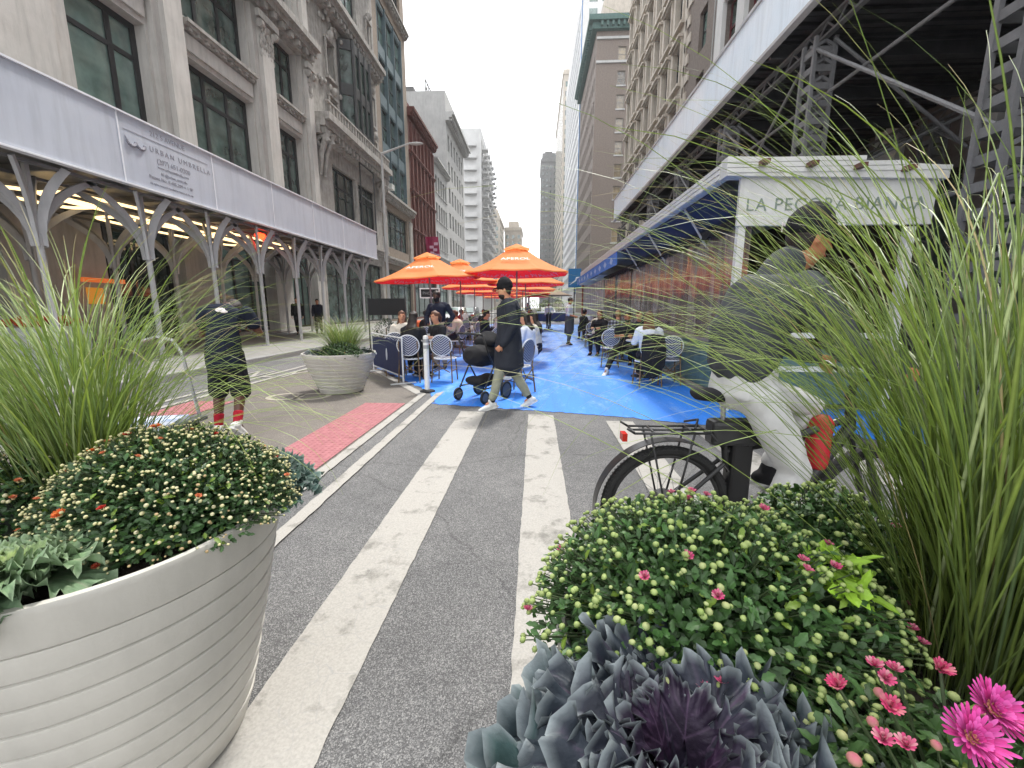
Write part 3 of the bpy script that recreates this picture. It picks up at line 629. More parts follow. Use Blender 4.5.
for k_ in range(8): b.fb(mb, 0, b.W, .002, .2, 6.9 + k_ * 4, 7.4 + k_ * 4)
mb.build('white_stone_band', M_whtgrid, b.root); b.top()
# ------------------------------------------------------------------ left sidewalk shed
M_shedw = pm('shed_white_paint', (.44, .44, .45, 1), (.37, .37, .38, 1), 3, .45, .1, 40, dirt=.15)
M_banner = pm('printed_fascia', (.53, .56, .62, 1), (.45, .48, .55, 1), .7, .55, .3, 3, dirt=.16)
M_ink = pm('grey_ink', (.26, .26, .3, 1), (.32, .32, .36, 1), 20, .7)
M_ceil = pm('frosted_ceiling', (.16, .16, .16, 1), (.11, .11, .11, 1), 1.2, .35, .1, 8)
M_led = emis('warm_led', 'ffdca0', 1.1)
XS = -8.5
t = thing('sidewalk_shed', 'white sidewalk shed with arched umbrella columns and a long pale printed fascia', 'sidewalk shed', (XS, 0, .15))
mb = MB(); mb.box(-.02, .05, -3, 23.1, 3.8, 5.15); mb.build('fascia', M_banner, t)
mb = MB()
for z in (3.77, 5.15): mb.box(-.06, .09, -3, 23.12, z, z + .035)
for i in range(11): y = -1.3 + i * 2.55; mb.box(.051, .06, y, y + .03, 3.81, 5.14)
mb.build('fascia_trim', pm('trim_white', 'e9eaee', 'd4d6dc'), t)
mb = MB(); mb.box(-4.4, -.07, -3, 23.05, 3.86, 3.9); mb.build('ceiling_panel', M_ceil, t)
mb = MB()
for i in range(22): mb.box(-4.4, -.07, -2.9 + i * 1.2, -2.82 + i * 1.2, 3.74, 3.855)
for x in (-4.2, -3.1, -2.2, -1.2, -.2): mb.box(x - .04, x + .04, -3, 23.05, 3.68, 3.735)
mb.build('ceiling_beam', pm('shed_grey_steel', (.12, .12, .125, 1), (.17, .17, .17, 1), 4, .5), t)
def arch_column(x, y):
    c = MB(); c.tube([(x, y, 0), (x, y, 2.55)], .055, 12); c.box(x - .13, x + .13, y - .13, y + .13, 0, .02)
    c.beam((x, y, 2.5), (x, y, 3.75), .07, .07)
    for a in ((R(90), R(270), R(135), R(225), R(180), R(55), R(305)) if x > -1 else (R(45), R(135), R(225), R(315), R(0), R(180))):
        dx, dy = math.cos(a), math.sin(a); pr = []; rc = .45 if dx > .4 and x > -1 else 1.12
        for i in range(9):
            s_ = i / 8; r_ = .06 + rc * s_ ** 1.9; z = 2.35 + 1.38 * s_ ** .78; pr.append((r_, z))
        n = Vector((-dy, dx, 0)) * .028
        for i in range(8):
            (r0, z0), (r1, z1) = pr[i], pr[i + 1]; w0 = .05 + .015 * math.sin(i / 8 * 3); q = []
            for (r_, z) in (pr[i], pr[i + 1]):
                for e in (-1, 1):
                    for k_ in (-1, 1): q.append(Vector((x + dx * (r_ + e * w0), y + dy * (r_ + e * w0), z - e * w0 * .5)) + n * k_)
            c.add(q, [(0, 1, 3, 2), (4, 6, 7, 5), (0, 2, 6, 4), (1, 5, 7, 3), (0, 4, 5, 1), (2, 3, 7, 6)])
    return c
for x in (-.42, -3.3):
    for y in (3.2, 5.3, 7.5, 9.7, 11.7, 13.75, 15.85, 17.8, 19.9, 22.1): arch_column(x, y).build('column', M_shedw, t)
for cx_, cy_, L, Wd in [(-1.7, 5.9, 1.1, .55), (-2.3, 9.3, .9, .5), (-1.6, 11.4, 2.6, .5), (-2.9, 13.8, 2.6, .5), (-1.7, 15.6, 1.8, .5)]:
    q = [(cx_ + Wd * (abs(math.cos(a)) ** .5) * (1 if math.cos(a) > 0 else -1), cy_ + L * (abs(math.sin(a)) ** .6) * (1 if math.sin(a) > 0 else -1), 3.6) for a in [i * math.pi / 12 for i in range(25)]]
    MB().tube(q, .035, 6, False).build('light_tube', M_led, t)
MB().tube([(-.5, 13.9, 3.55), (-.5, 14.2, 3.55)], .1, 8).build('red_lamp', emis('red_exit_glow', 'ff2a10', 6), t)
s_ = MB(); FM = lambda y, z: frame((.054, y, z), (0, 1, 0), (0, 0, 1), (1, 0, 0))
text_mb('212 5 AVENUE', .15, FM(9.65, 4.95), mb=s_); s_.box(.053, .057, 9.02, 11.3, 4.855, 4.865)
text_mb('URBAN UMBRELLA', .155, FM(9.6, 4.62), spacing=1.45, mb=s_)
text_mb('(207) 651-0300', .15, FM(9.75, 4.42), mb=s_); text_mb('www.urbanumbrella.com', .085, FM(9.75, 4.31), mb=s_)
text_mb('IG @urban_umbrella', .085, FM(9.82, 4.18), mb=s_); text_mb('Patent No. 8,485,209 + 1 SP', .105, FM(9.5, 4.05), mb=s_); text_mb('All rights reserved. Installed by licence of the city', .06, FM(9.5, 3.93), mb=s_)
s_.build('lettering', M_ink, t)
lg = MB()
for cy_ in (9.17, 9.38):
    q = [(.056, cy_ + .1 * math.cos(a), 4.67 + .09 * math.sin(a)) for a in [math.pi + i * math.pi / 8 for i in range(9)]]
    for i in range(8): lg.beam(q[i], q[i + 1], .008, .06 + .02 * math.sin(i), up=(1, 0, 0)) if False else lg.tube([q[i], q[i + 1]], [.028 + .012 * math.sin(i / 8 * 3.1)] * 2, 6)
lg.tube([(.056, 9.07, 4.67), (.056, 9.04, 4.74)], [.02, .006], 6); lg.build('logo', M_ink, t)
# ------------------------------------------------------------------ right scaffold shed
XR = 4.7
M_sc = pm('scaffold_dark_steel', (.05, .05, .055, 1), (.03, .03, .034, 1), 3, .55, .2, 50)
M_sc2 = pm('galvanised_steel', (.17, .17, .175, 1), (.12, .12, .125, 1), 6, .5, .2, 50, metal=.2)
t = thing('scaffold_shed', 'tall dark steel scaffold shed with a pale blue white fascia over the right sidewalk', 'sidewalk shed', (XR, 0, .15))
MB().box(0, .07, -5, 27.5, 6.45, 7.6).build('fascia', pm('pale_blue_fascia', (.82, .88, .93, 1), (.66, .8, .92, 1), .35, .5, .25, 3, dirt=.16), t)
mb = MB(); mb.box(-.04, .1, -5, 27.52, 6.38, 6.447); mb.box(-.04, .1, -5, 27.52, 7.603, 7.67); mb.build('fascia_trim', M_shedw, t)
mb = MB()
for i in range(160): y = -5 + i * .203; mb.box(.08, 6.1, y, y + .12, 6.62 + (i % 2) * .03, 6.68 + (i % 2) * .03)
mb.box(.08, 6.1, -5, 27.4, 6.72, 6.76); mb.build('deck', M_sc, t)
for i in range(18):
    y = -4.5 + i * 1.83; mb = MB(); mb.box(.1, 6.1, y - .05, y + .05, 6.56, 6.615); mb.box(.1, 6.1, y - .01, y + .01, 6.34, 6.56); mb.box(.1, 6.1, y - .05, y + .05, 6.3, 6.34); mb.build('joist', M_sc, t)
for x in (.45, 5.7):
    mb = MB()
    for z in (6.02, 6.27): mb.box(x - .05, x + .05, -5, 27.3, z - .02, z + .02)
    for i in range(64): y = -5 + i * .505; mb.beam((x, y, 6.03), (x, y + .25, 6.26), .025, .025); mb.beam((x, y + .25, 6.26), (x, y + .505, 6.03), .025, .025)
    mb.build('girder', M_sc2, t)
def lattice(x, y):
    c = MB(); w = .17
    for i in (-1, 1):
        for j in (-1, 1): c.box(x + i * w - .03, x + i * w + .03, y + j * w - .03, y + j * w + .03, 0, 5.98)
    for k_ in range(20):
        z = .2 + k_ * .29
        for j in (-1, 1):
            c.box(x - w + .031, x + w - .031, y + j * w - .012, y + j * w + .012, z, z + .11); c.box(x + j * w - .012, x + j * w + .012, y - w + .031, y + w - .031, z, z + .11)
        c.beam((x - w, y - w, z + .11), (x, y - w, z + .2), .03, .05); c.beam((x + w, y - w, z + .11), (x, y - w, z + .2), .03, .05)
    c.box(x - .3, x + .3, y - .3, y + .3, 0, .03); return c
for x in (.4, 5.6):
    for y in (-2, 1.6, 5.3, 8.95, 12.6, 16.3, 20, 23.6, 27): lattice(x, y).build('column', M_sc2, t)
mb = MB()
for x in (.5, 5.6):
    for i, y in enumerate((-2, 1.6, 5.3, 8.95, 12.6, 16.3, 20, 23.6)):
        if i % 2: mb.tube([(x - .2, y, 5.9), (x - .2, y + 3.65, 3.4)], .03, 6)
        mb.tube([(x - .25, y + 3.65, 5.9), (x - .25, y, 3.2)], .03, 6)
for y in (-2, 1.6, 5.3, 8.95, 12.6, 16.3, 20, 23.6, 27): mb.tube([(.5, y - .22, 3.5), (5.6, y - .22, 5.9)], .03, 6); mb.tube([(.5, y - .25, 5.9), (3, y - .25, 4.1)], .03, 6)
for z in (2.6, 4.9): mb.tube([(.3, -4, z), (.3, 27, z)], .03, 6)
mb.build('bracing', M_sc2, t)
MB().box(5.0, 5.8, 2, 9, 2.5, 3.3).build('shop_sign', M_dark, t)
# ------------------------------------------------------------------ outdoor dining structure
M_wpaint = pm('white_painted_wood', (.66, .66, .63, 1), (.58, .58, .56, 1), 2, .5, .25, 30, dirt=.15)
M_tealw = pm('teal_painted_planks', (.10, .17, .165, 1), (.075, .13, .13, 1), 2, .55, .3, 30, dirt=.25)
M_navy = pm('navy_canvas', (.012, .022, .06, 1), (.02, .035, .09, 1), 3, .75, .2, 60)
M_blackc = pm('black_canvas', (.01, .01, .011, 1), (.02, .02, .021, 1), 4, .8)
M_bluec = pm('bright_blue_canvas', (.04, .15, .5, 1), (.06, .2, .58, 1), 3, .7)
def vinyl_mat():
    m, k, b, co = base('clear_vinyl_sheet')
    mp = k.new('ShaderNodeMapping'); mp.inputs['Scale'].default_value = (4, 4, .5); k.link(co, mp.inputs[0]); n = k.noise(mp.outputs[0], 1.3, 4, .6)
    b.inputs['Base Color'].default_value = (.2, .16, .14, 1); b.inputs['Roughness'].default_value = .12; b.inputs['Specular IOR Level'].default_value = 1.0; b.inputs['IOR'].default_value = 1.9
    k.link(k.ramp(n.outputs[0], [(.3, (.22, .14, .1)), (.5, (.16, .13, .12)), (.72, (.42, .36, .33))]).outputs[0], b.inputs['Base Color'])  # brown and pale vertical streaks paint reflections into the clear sheet
    bp = k.new('ShaderNodeBump'); bp.inputs['Strength'].default_value = .6; bp.inputs['Distance'].default_value = .03; k.link(n.outputs[0], bp.inputs['Height']); k.link(bp.outputs[0], b.inputs['Normal'])
    t_ = k.new('ShaderNodeBsdfTransparent'); t_.inputs[0].default_value = (.9, .88, .86, 1); mx = k.new('ShaderNodeMixShader'); mx.inputs[0].default_value = .8
    k.link(t_.outputs[0], mx.inputs[1]); k.link(b.outputs[0], mx.inputs[2]); k.link(mx.outputs[0], k.n['Material Output'].inputs[0]); return m
M_vinyl = vinyl_mat()
t = thing('dining_shed', 'white wooden street dining shed with teal plank base, clear vinyl sides and green lettering', 'dining shed', (2.8, 5.9, 0))
for i in range(6):
    z = .1 + i * .125; mb = MB(); mb.box(0, .04, .05, 11.9, z, z + .12); mb.box(.05, 1.85, -.02, .02, z, z + .12) if i < 6 else 0; mb.build('plank', M_tealw, t, bevel=.004)
mb = MB(); mb.box(-.06, .1, .0, 12, .01, .095); mb.box(-.03, .07, .03, 11.95, .855, .9); mb.build('sill', pm('worn_wood', (.3, .27, .22, 1), (.2, .18, .15, 1), 12, .8, .4), t)
for i in range(5):
    mb = MB(); y = .1 + i * 2.38; n = 16; vs = []
    for j in range(n + 1): yy = y + 2.3 * j / n; xo = .02 + .02 * math.sin(j * 1.9 + i) + .01 * math.sin(j * 4.3); vs += [(xo, yy, .905), (xo + .015 * math.sin(j), yy, 2.62)]
    mb.add(vs, [(2 * j, 2 * j + 2, 2 * j + 3, 2 * j + 1) for j in range(n)]); mb.build('vinyl_curtain', M_vinyl, t, smooth=True)
for i, y in enumerate((0, 2.38, 4.76, 7.14, 9.52, 11.9)):
    mb = MB(); mb.box(-.22 if i == 0 else .06, -.13 if i == 0 else .15, y - .06, y + .03, .0, 2.6 if i else 2.5); mb.build('post', M_wpaint, t, bevel=.005)
mb = MB(); mb.box(1.85, 1.95, -.06, .04, 0, 2.4); mb.build('post', M_wpaint, t, bevel=.005)
mb = MB(); mb.box(-.25, 2.1, -.08, -.02, 2.42, 3.0); mb.build('sign_board', M_wpaint, t, bevel=.006)
mb = MB(); poly_ = [(-.46, 3.0), (2.15, 2.93), (2.15, 3.08), (.2, 3.2), (-.46, 3.22)]
mb.prism(poly_, 0, .2, frame((0, -.16, 0), (1, 0, 0), (0, 0, 1), (0, 1, 0)))
for k_ in range(3): z = 3.03 + k_ * .06; mb.box(-.47, 2.16 - k_ * .5, -.172, -.161, z, z + .05)
mb.build('roof_edge', M_wpaint, t)
for i in range(4): mb = MB(); mb.box(-.1 + i * .56, -.02 + i * .56, -.3, -.14, 3.1 - i * .03, 3.15 - i * .03); mb.build('rafter_end', pm('brown_rafter', (.16, .08, .05, 1), (.1, .05, .035, 1), 8), t)
mb = MB(); mb.box(-.46, -.36, .05, 17, 3.0, 3.2)
for k_ in range(3): mb.box(-.475, -.461, .05, 17, 3.01 + k_ * .065, 3.06 + k_ * .065)
mb.build('eave', M_wpaint, t)
mb = MB(); mb.add([(-.35, .05, 3.19), (-.35, 17, 3.19), (2.1, 17, 3.02), (2.1, .05, 3.02), (-.35, .05, 3.23), (-.35, 17, 3.23), (2.1, 17, 3.06), (2.1, .05, 3.06)], [(0, 1, 2, 3), (4, 7, 6, 5), (0, 4, 5, 1), (3, 2, 6, 7)]); mb.build('roof', M_wpaint, t)
mb = MB(); mb.add([(-.35, .3, 3.0), (-.35, 7, 3.0), (.1, 7, 2.66), (.1, .3, 2.66), (-.35, .3, 2.97), (-.35, 7, 2.97), (.1, 7, 2.63), (.1, .3, 2.63)], [(0, 1, 2, 3), (4, 7, 6, 5), (0, 4, 5, 1)]); mb.build('awning', M_navy, t)
mb = MB(); n = 60
vs = []; 
for j in range(n + 1): yy = .3 + 11.6 * j / n; vs += [(-.05, yy, 2.62), (-.07 - .01 * (j % 2), yy, 2.47 + .035 * (j % 2)), (-.03, yy, 2.62), (-.05 - .01 * (j % 2), yy, 2.47 + .035 * (j % 2))]
mb.add(vs, [(4 * j, 4 * j + 4, 4 * j + 5, 4 * j + 1) for j in range(n)] + [(4 * j + 2, 4 * j + 6, 4 * j + 7, 4 * j + 3) for j in range(n)]); mb.build('valance', M_blackc, t)
mb = MB()
for y in (1.6, 3.9, 6.2): mb.tube([(-.4, y, 3.02), (.05, y, 2.35)], .018, 6); mb.tube([(-.4, y, 3.0), (.1, y, 2.95)], .018, 6)
mb.build('awning_arm', M_shedw, t)
mb = MB(); mb.box(-.47, -.45, 7.0, 18.8, 2.62, 2.99); mb.build('valance', M_bluec, t)
mb = MB()
for i in range(9): c = 7.9 + i * 1.2; mb.add([(-.475, c - .35, 2.8), (-.475, c - .1, 2.68), (-.475, c + .25, 2.8), (-.475, c, 2.92)], [(0, 1, 2, 3)])
mb.build('pale_motif', pm('pale_blue', (.35, .5, .75, 1)), t)
lt = text_mb('LA PECORA BIANCA', .215, frame((-.17, -.083, 2.6), (1, 0, 0), (0, 0, 1), (0, -1, 0)), .006, 1.12); lt.build('lettering', pm('sage_green_letters', (.17, .22, .18, 1), (.21, .26, .22, 1), 10), t)
mb = MB(); mb.box(2.06, 2.12, .1, 11.9, .0, 3.0); mb.build('back_wall', pm('dark_red_brown', (.03, .02, .016, 1), (.05, .03, .022, 1), 1.2, .7), t)
mb = MB(); mb.box(.05, 2.05, .1, 11.9, .012, .03); mb.build('deck', pm('worn_wood'  , (.3, .27, .22, 1)), t)
mb = MB(); mb.box(1.1, 1.2, -.5, -.42, 0, 0.01)
for z in (1.0, .55): MB().box(.3, 1.84, -.06, -.0, z + .0, z + .07).build('rail', M_wpaint, t)
t = thing('dining_shed', 'second dining shed further along with pale ribbed plastic wall and red brown post', 'dining shed', (2.8, 18.1, 0))
mb = MB(); 
for i in range(22): mb.box(0 + (i % 2) * .02, .05 + (i % 2) * .02, i * .35, i * .35 + .348, .06, 2.55)
mb.build('ribbed_wall', pm('pale_plastic', (.5, .48, .45, 1), (.4, .38, .36, 1), 1.5, .4), t)
mb = MB(); mb.box(-.05, .06, 7.75, 7.95, 0, 2.7); mb.build('post', pm('red_brown_paint', (.3, .07, .04, 1)), t)
mb = MB(); mb.box(-.2, 2.6, -.1, 8, 2.7, 2.8); mb.build('roof', M_wpaint, t)
t = thing('blue_sign', 'small square blue sign with white swoosh standing out above the dining sheds', 'sign', (2.35, 26.5, 0))
mb = MB(); mb.box(-.38, .38, -.03, .03, 2.6, 3.7); mb.build('panel', pm('sign_blue', (.01, .14, .33, 1)), t)
MB().tube([(0, .06, 0), (0, .06, 3.7)], .04, 8).build('post', M_sc, t)
MB().tube([(-.3, -.035, 2.75), (.05, -.035, 3.0), (.1, -.035, 3.15), (.33, -.035, 3.2)], [.01, .05, .06, .01], 5).build('swoosh', pm('sign_white', 'dfe8f0'), t)
# ------------------------------------------------------------------ umbrellas
def canvas_or():
    m, k, b, co = base('orange_canvas'); n = k.noise(co, 3, 4); k.link(k.ramp(n.outputs[0], [(.3, hx('f7ae6c')), (.7, hx('f3a05c'))]).outputs[0], b.inputs['Base Color']); b.inputs['Roughness'].default_value = .75
    t_ = k.new('ShaderNodeBsdfTranslucent'); t_.inputs[0].default_value = hx('ffb878'); mx = k.new('ShaderNodeMixShader'); mx.inputs[0].default_value = .5
    k.link(b.outputs[0], mx.inputs[1]); k.link(t_.outputs[0], mx.inputs[2]); k.link(mx.outputs[0], k.n['Material Output'].inputs[0]); return m
M_or = canvas_or()
M_crim = pm('crimson_lining', (.7, .03, .06, 1), (.6, .025, .06, 1), 3, .75)
k = NT(M_crim); tt = k.new('ShaderNodeBsdfTranslucent'); tt.inputs[0].default_value = (.8, .04, .1, 1); mx = k.new('ShaderNodeMixShader'); mx.inputs[0].default_value = .5
k.link(k.n['Principled BSDF'].outputs[0], mx.inputs[1]); k.link(tt.outputs[0], mx.inputs[2]); k.link(mx.outputs[0], k.n['Material Output'].inputs[0])
M_white2 = pm('white_print', 'efe9e6', 'e3d8d8', 10)
M_pink2 = pm('pale_pink_print', (.65, .4, .5, 1), (.55, .33, .45, 1), 10)
M_alu = pm('umbrella_pole_metal', (.2, .2, .2, 1), (.28, .28, .27, 1), 5, .4, metal=.4)
def umbrella(name, loc, rad, zr, za, tilt=0, straw=False, label='', rz=0):
    t = thing(name, label, 'umbrella', loc, rz, 'orange cafe umbrellas' if not straw else None); n = 8; mr = M_or
    if straw: mr = pm('straw_thatch', (.36, .28, .2, 1), (.28, .21, .15, 1), 25, .9, .8, 60)
    def cone(r0, z0, r1, z1, dz, m, nm, sag=.06, val=0, inner=False):
        mb = MB(); vs = []; L = 5
        for i in range(L + 1):
            f = i / L
            for j in range(n * 4):
                a = 2 * math.pi * j / (n * 4); e = math.cos(math.pi / n) / math.cos((a % (2 * math.pi / n)) - math.pi / n)
                rr_ = r0 + (r1 - r0) * f; s_ = sag * math.sin(math.pi * f) + .018 * (1 - abs(((a / (2 * math.pi / n)) % 1) * 2 - 1)) * f * (1 if not straw else 0)
                vs.append((rr_ * e * math.cos(a), rr_ * e * math.sin(a), z0 + (z1 - z0) * f - s_ + dz))
        N = n * 4; fs = [(i * N + j, i * N + (j + 1) % N, (i + 1) * N + (j + 1) % N, (i + 1) * N + j) for i in range(L) for j in range(N)]
        if val:
            o = len(vs); vs += [(x * 1.004, y * 1.004, z - val) for x, y, z in vs[L * N:(L + 1) * N]]; fs += [(L * N + j, L * N + (j + 1) % N, o + (j + 1) % N, o + j) for j in range(N)]
        mb.add(vs, fs); ob = mb.build(nm, m, top, smooth=straw); return ob
    top = t
    cone(.26, za - .1, rad, zr, 0, mr, 'canopy', val=.03); cone(.02, za + .06, .36, za - .07, 0, mr, 'vent_cap', sag=.0, val=.02)
    if not straw:
        cone(.1, za - .11, rad * .995, zr - .02, -.025, M_crim, 'lining')
    MB().lathe([(.0, .0), (.022, 0), (.022, za - .02), (0, za)], 10).build('pole', M_alu, t, smooth=True, sharp=40)
    MB().lathe([(0, 0), (.28, 0), (.28, .05), (.06, .08), (.04, .3), (0, .3)], 20, (0, 0, .0)).build('base', M_sc, t)
    mb = MB()
    for j in range(n): a = 2 * math.pi * j / n; mb.tube([(.03 * math.cos(a), .03 * math.sin(a), za - .55), (.7 * rad * math.cos(a), .7 * rad * math.sin(a), zr + (za - zr) * .28 - .08)], .012, 5)
    mb.build('ribs', M_alu, t)
    return t
def canopy_text(t, rad, zr, za, top='APEROL', big='VALLEY', hi=True):
    # letters on the panel facing the camera (outside) and on the far panels (inside lining)
    sl = math.atan2(za - .1 - zr, rad - .26); ap = math.cos(math.pi / 8); a = R(-90) + R(22.5) * 0
    for ang in (R(-112.5), R(-67.5)):
        nx, ny = math.cos(ang), math.sin(ang); tx = Vector((-ny, nx, 0)); up = Vector((-nx * math.cos(sl), -ny * math.cos(sl), math.sin(sl))); nn = tx.cross(up)
        if ang > R(-100) : pass
    ang = R(-90); nx, ny = 0, -1
    for (ang, word, f, sz) in ((R(-112.5), 'APEROL', .66, .2),):
        nx, ny = math.cos(ang), math.sin(ang); tx = Vector((-ny, nx, 0)); up = Vector((-nx * math.cos(sl), -ny * math.cos(sl), math.sin(sl))); nn = tx.cross(up)
        r_ = rad * f * ap; c = Vector((nx * r_, ny * r_, zr + (za - .1 - zr) * (1 - (r_ / ap - .26) / (rad - .26)) + .0)) + nn * .012
        text_mb(word, sz, frame(c - tx * 0, tx, up, nn), .004, align='CENTER').build('lettering', M_white2, t)
    for (ang, word) in ((R(67.5), big), (R(112.5), big), (R(22.5), big)):
        nx, ny = math.cos(ang), math.sin(ang); tx = Vector((ny, -nx, 0)); up = Vector((-nx * math.cos(sl), -ny * math.cos(sl), math.sin(sl))); nn = tx.cross(up)
        r_ = rad * .93 * ap; c = Vector((nx * r_, ny * r_, zr + (za - .1 - zr) * (1 - (r_ / ap - .26) / (rad - .26)))) + nn * .085
        text_mb(word, .27, frame(c, tx, up, nn), .004, align='CENTER', spacing=1.1).build('lettering', M_pink2, t)
UM = []
def_l = ['orange umbrella nearest on the left, tilted, above the seated women', 'orange umbrella with white lettering behind the walking man, nearest on the right']
for k_, (x, y) in enumerate([(-2.72, 11.6), (-.5, 11.6)]):
    t = umbrella('cafe_umbrella', (x, y, 0), 1.42, 2.3 if k_ else 2.16, 2.98 if k_ else 2.78, label=def_l[k_], rz=R(22.5)); canopy_text(t, 1.42, 2.3 if k_ else 2.16, 2.98 if k_ else 2.78)
    if k_ == 0: t.rotation_euler[1] = R(-3.5)
    UM.append(t)
for i in range(6):
    for k_, x in ((0, -2.6), (1, -.45)):
        t = copy_tree(UM[1]); t.location = (x + .12 * math.sin(i * 3 + k_), 15.0 + i * 3.35 + .3 * k_, -.08 * ((i + k_) % 3)); t.rotation_euler = (0, 0, R(22.5) + .05 * i)
        t['label'] = 'orange umbrella of the %s row, %s behind the nearest one' % (('left', 'right')[k_], ['first', 'second', 'third', 'fourth', 'fifth', 'sixth'][i])
umbrella('straw_umbrella', (.85, 27.2, 0), 1.45, 2.15, 2.75, straw=True, label='beige straw umbrella at the far end of the blue roadway')
# ------------------------------------------------------------------ bistro furniture
def chevron(name, ca, cb_):
    m, k, b, co = base(name); sx = k.new('ShaderNodeSeparateXYZ'); k.link(co, sx.inputs[0])
    a = k.math('ABSOLUTE', sx.outputs['X']); v = k.math('SUBTRACT', sx.outputs['Z'], k.math('MULTIPLY', a, .75)); f = k.math('FRACT', k.math('MULTIPLY', v, 23.0))
    r = k.ramp(f, [(.52, ca), (.6, cb_)]); y = k.math('FRACT', k.math('MULTIPLY', sx.outputs['X'], 90.0)); c = k.mix(1.0, r.outputs[0], k.ramp(y, [(.0, (.75, .75, .75)), (.3, (1, 1, 1))]).outputs[0], 'MULTIPLY')
    k.link(c, b.inputs['Base Color']); b.inputs['Roughness'].default_value = .5; return m
M_chev = chevron('navy_white_weave', (.008, .018, .085), (.42, .44, .48))
M_bamb = pm('bamboo_frame', (.2, .13, .07, 1), (.12, .07, .035, 1), 14, .45, .3, 60)
def bistro_chair(label, loc, rz):
    t = thing('bistro_chair', label, 'chair', loc, rz, 'navy and white bistro chairs')
    # backrest: oval woven panel, slightly curved
    mb = MB(); n = 28; rings = []
    for (f, yo) in ((0, .0), (.5, 0), (1, 0)):
        for j in range(n):
            a = 2 * math.pi * j / n; x = .2 * f * math.cos(a); z = .705 + .185 * f * math.sin(a); rings.append((x, -.2 - .05 * (z - .5) + .5 * x * x, z))
    fs = [(k_ * n + j, k_ * n + (j + 1) % n, (k_ + 1) * n + (j + 1) % n, (k_ + 1) * n + j) for k_ in range(2) for j in range(n)]
    m0 = len(rings); mb.add(rings + [(x, y - .014, z) for x, y, z in rings], fs + [tuple(m0 + i for i in reversed(f)) for f in fs] + [(2 * n + j, 2 * n + (j + 1) % n, m0 + 2 * n + (j + 1) % n, m0 + 2 * n + j) for j in range(n)])
    bk = mb.build('backrest', M_chev, t)
    q = [(.205 * math.cos(a), -.207 - .05 * (.19 * math.sin(a) + .2) + .5 * (.2 * math.cos(a)) ** 2, .705 + .19 * math.sin(a)) for a in [2 * math.pi * j / 28 for j in range(29)]]
    MB().tube(q, .011, 6, False).build('rim', pm('white_weave_edge', 'd9dadb'), bk)
    s_ = MB(); s_.prism([(.205 * math.cos(a), .205 * math.sin(a) + .01) for a in [2 * math.pi * j / 24 for j in range(24)]], .435, .46); s_.build('seat', M_chev, t, bevel=.006)
    q = [(.212 * math.cos(a), .212 * math.sin(a) + .01, .445) for a in [2 * math.pi * j / 24 for j in range(25)]]; MB().tube(q, .014, 6, False).build('seat_rim', pm('white_weave_edge', 'd9dadb'), t)
    for sx in (-1, 1):
        MB().tube([(sx * .165, .17, .43), (sx * .19, .2, 0)], .014, 7).build('leg', M_bamb, t)
        MB().tube([(sx * .17, -.215, .78), (sx * .175, -.17, .46), (sx * .2, -.22, 0)], .014, 7).build('leg', M_bamb, t)
        MB().tube([(sx * .17, -.2, .42), (sx * .02, -.17, .28), (sx * -.15, -.2, .2)], .01, 6).build('brace', M_bamb, t)
        MB().tube([(sx * .185, .19, .22), (sx * .19, -.2, .22)], .01, 6).build('brace', M_bamb, t)
    return t
CH = bistro_chair('striped bistro chair behind the white bollard, holding the woman with long dark hair', (-2.36, 7.95, .006), R(4))
def chair(x, y, deg, label): return dup(CH, (x, y, .006), R(deg), label)
chair(-1.72, 8.0, -5, 'empty striped bistro chair just right of the white bollard')
chair(-2.95, 8.75, 25, 'striped bistro chair half hidden behind the navy banner barrier')
chair(-.28, 6.95, 60, 'striped bistro chair right behind the walking man')
chair(1.8, 10.3, -8, 'empty striped bistro chair at the open edge of the right hand tables')
chair(2.47, 8.0, -4, 'empty striped bistro chair closest to the teal plank wall')
chair(2.03, 7.75, 5, 'striped bistro chair under the draped black coat')
M_top = pm('pale_table_top', (.5, .5, .48, 1), (.4, .4, .39, 1), 10, .3)
def table(label, x, y):
    t = thing('bistro_table', label, 'table', (x, y, .006), 0, 'round bistro tables')
    MB().lathe([(0, .72), (.35, .72), (.36, .735), (.35, .75), (0, .75)], 28).build('tabletop', M_top, t)
    MB().tube([(0, 0, .03), (0, 0, .72)], .03, 10).build('pedestal', M_iron, t)
    mb = MB(); mb.lathe([(0, .03), (.05, .05), (.22, .02), (.23, 0)], 20); mb.build('base', M_iron, t); return t
T0 = table('round bistro table in front of the two women on the left', -2.35, 8.75)
def tb(x, y, l): return dup(T0, (x, y, .006), 0, l)
tb(-.75, 8.3, 'round bistro table behind the stroller'); tb(2.2, 8.75, 'round bistro table between the man in black and the woman in white')
tb(2.3, 11.3, 'round bistro table in front of the plaid shirt'); tb(2.35, 13.6, 'round bistro table ahead of the pale shirted diner'); tb(2.35, 16.6, 'farther round table beside the ribbed wall')
M_lblue = pm('light_blue_seat', (.22, .42, .66, 1)); M_redseat = pm('dark_red_seat', (.35, .02, .04, 1))
k_ = 0; dirs = ['first', 'second', 'third', 'fourth', 'fifth']
for i in range(5):
    y = 11.9 + i * 3.35
    for x, nm in ((-2.6, 'left'), (-.6, 'right')):
        tb(x - .35, y + .3, 'round table under the %s orange umbrella of the %s row' % (dirs[i], nm))
        chair(x - .95, y + .1, -80, 'chair on the street side of the %s table in the %s row' % (dirs[i], nm)); chair(x + .3, y + .4, 75, 'chair on the aisle side of the %s table in the %s row' % (dirs[i], nm))
        chair(x - .35, y - .35, 3, 'chair on the camera side of the %s table in the %s row' % (dirs[i], nm))
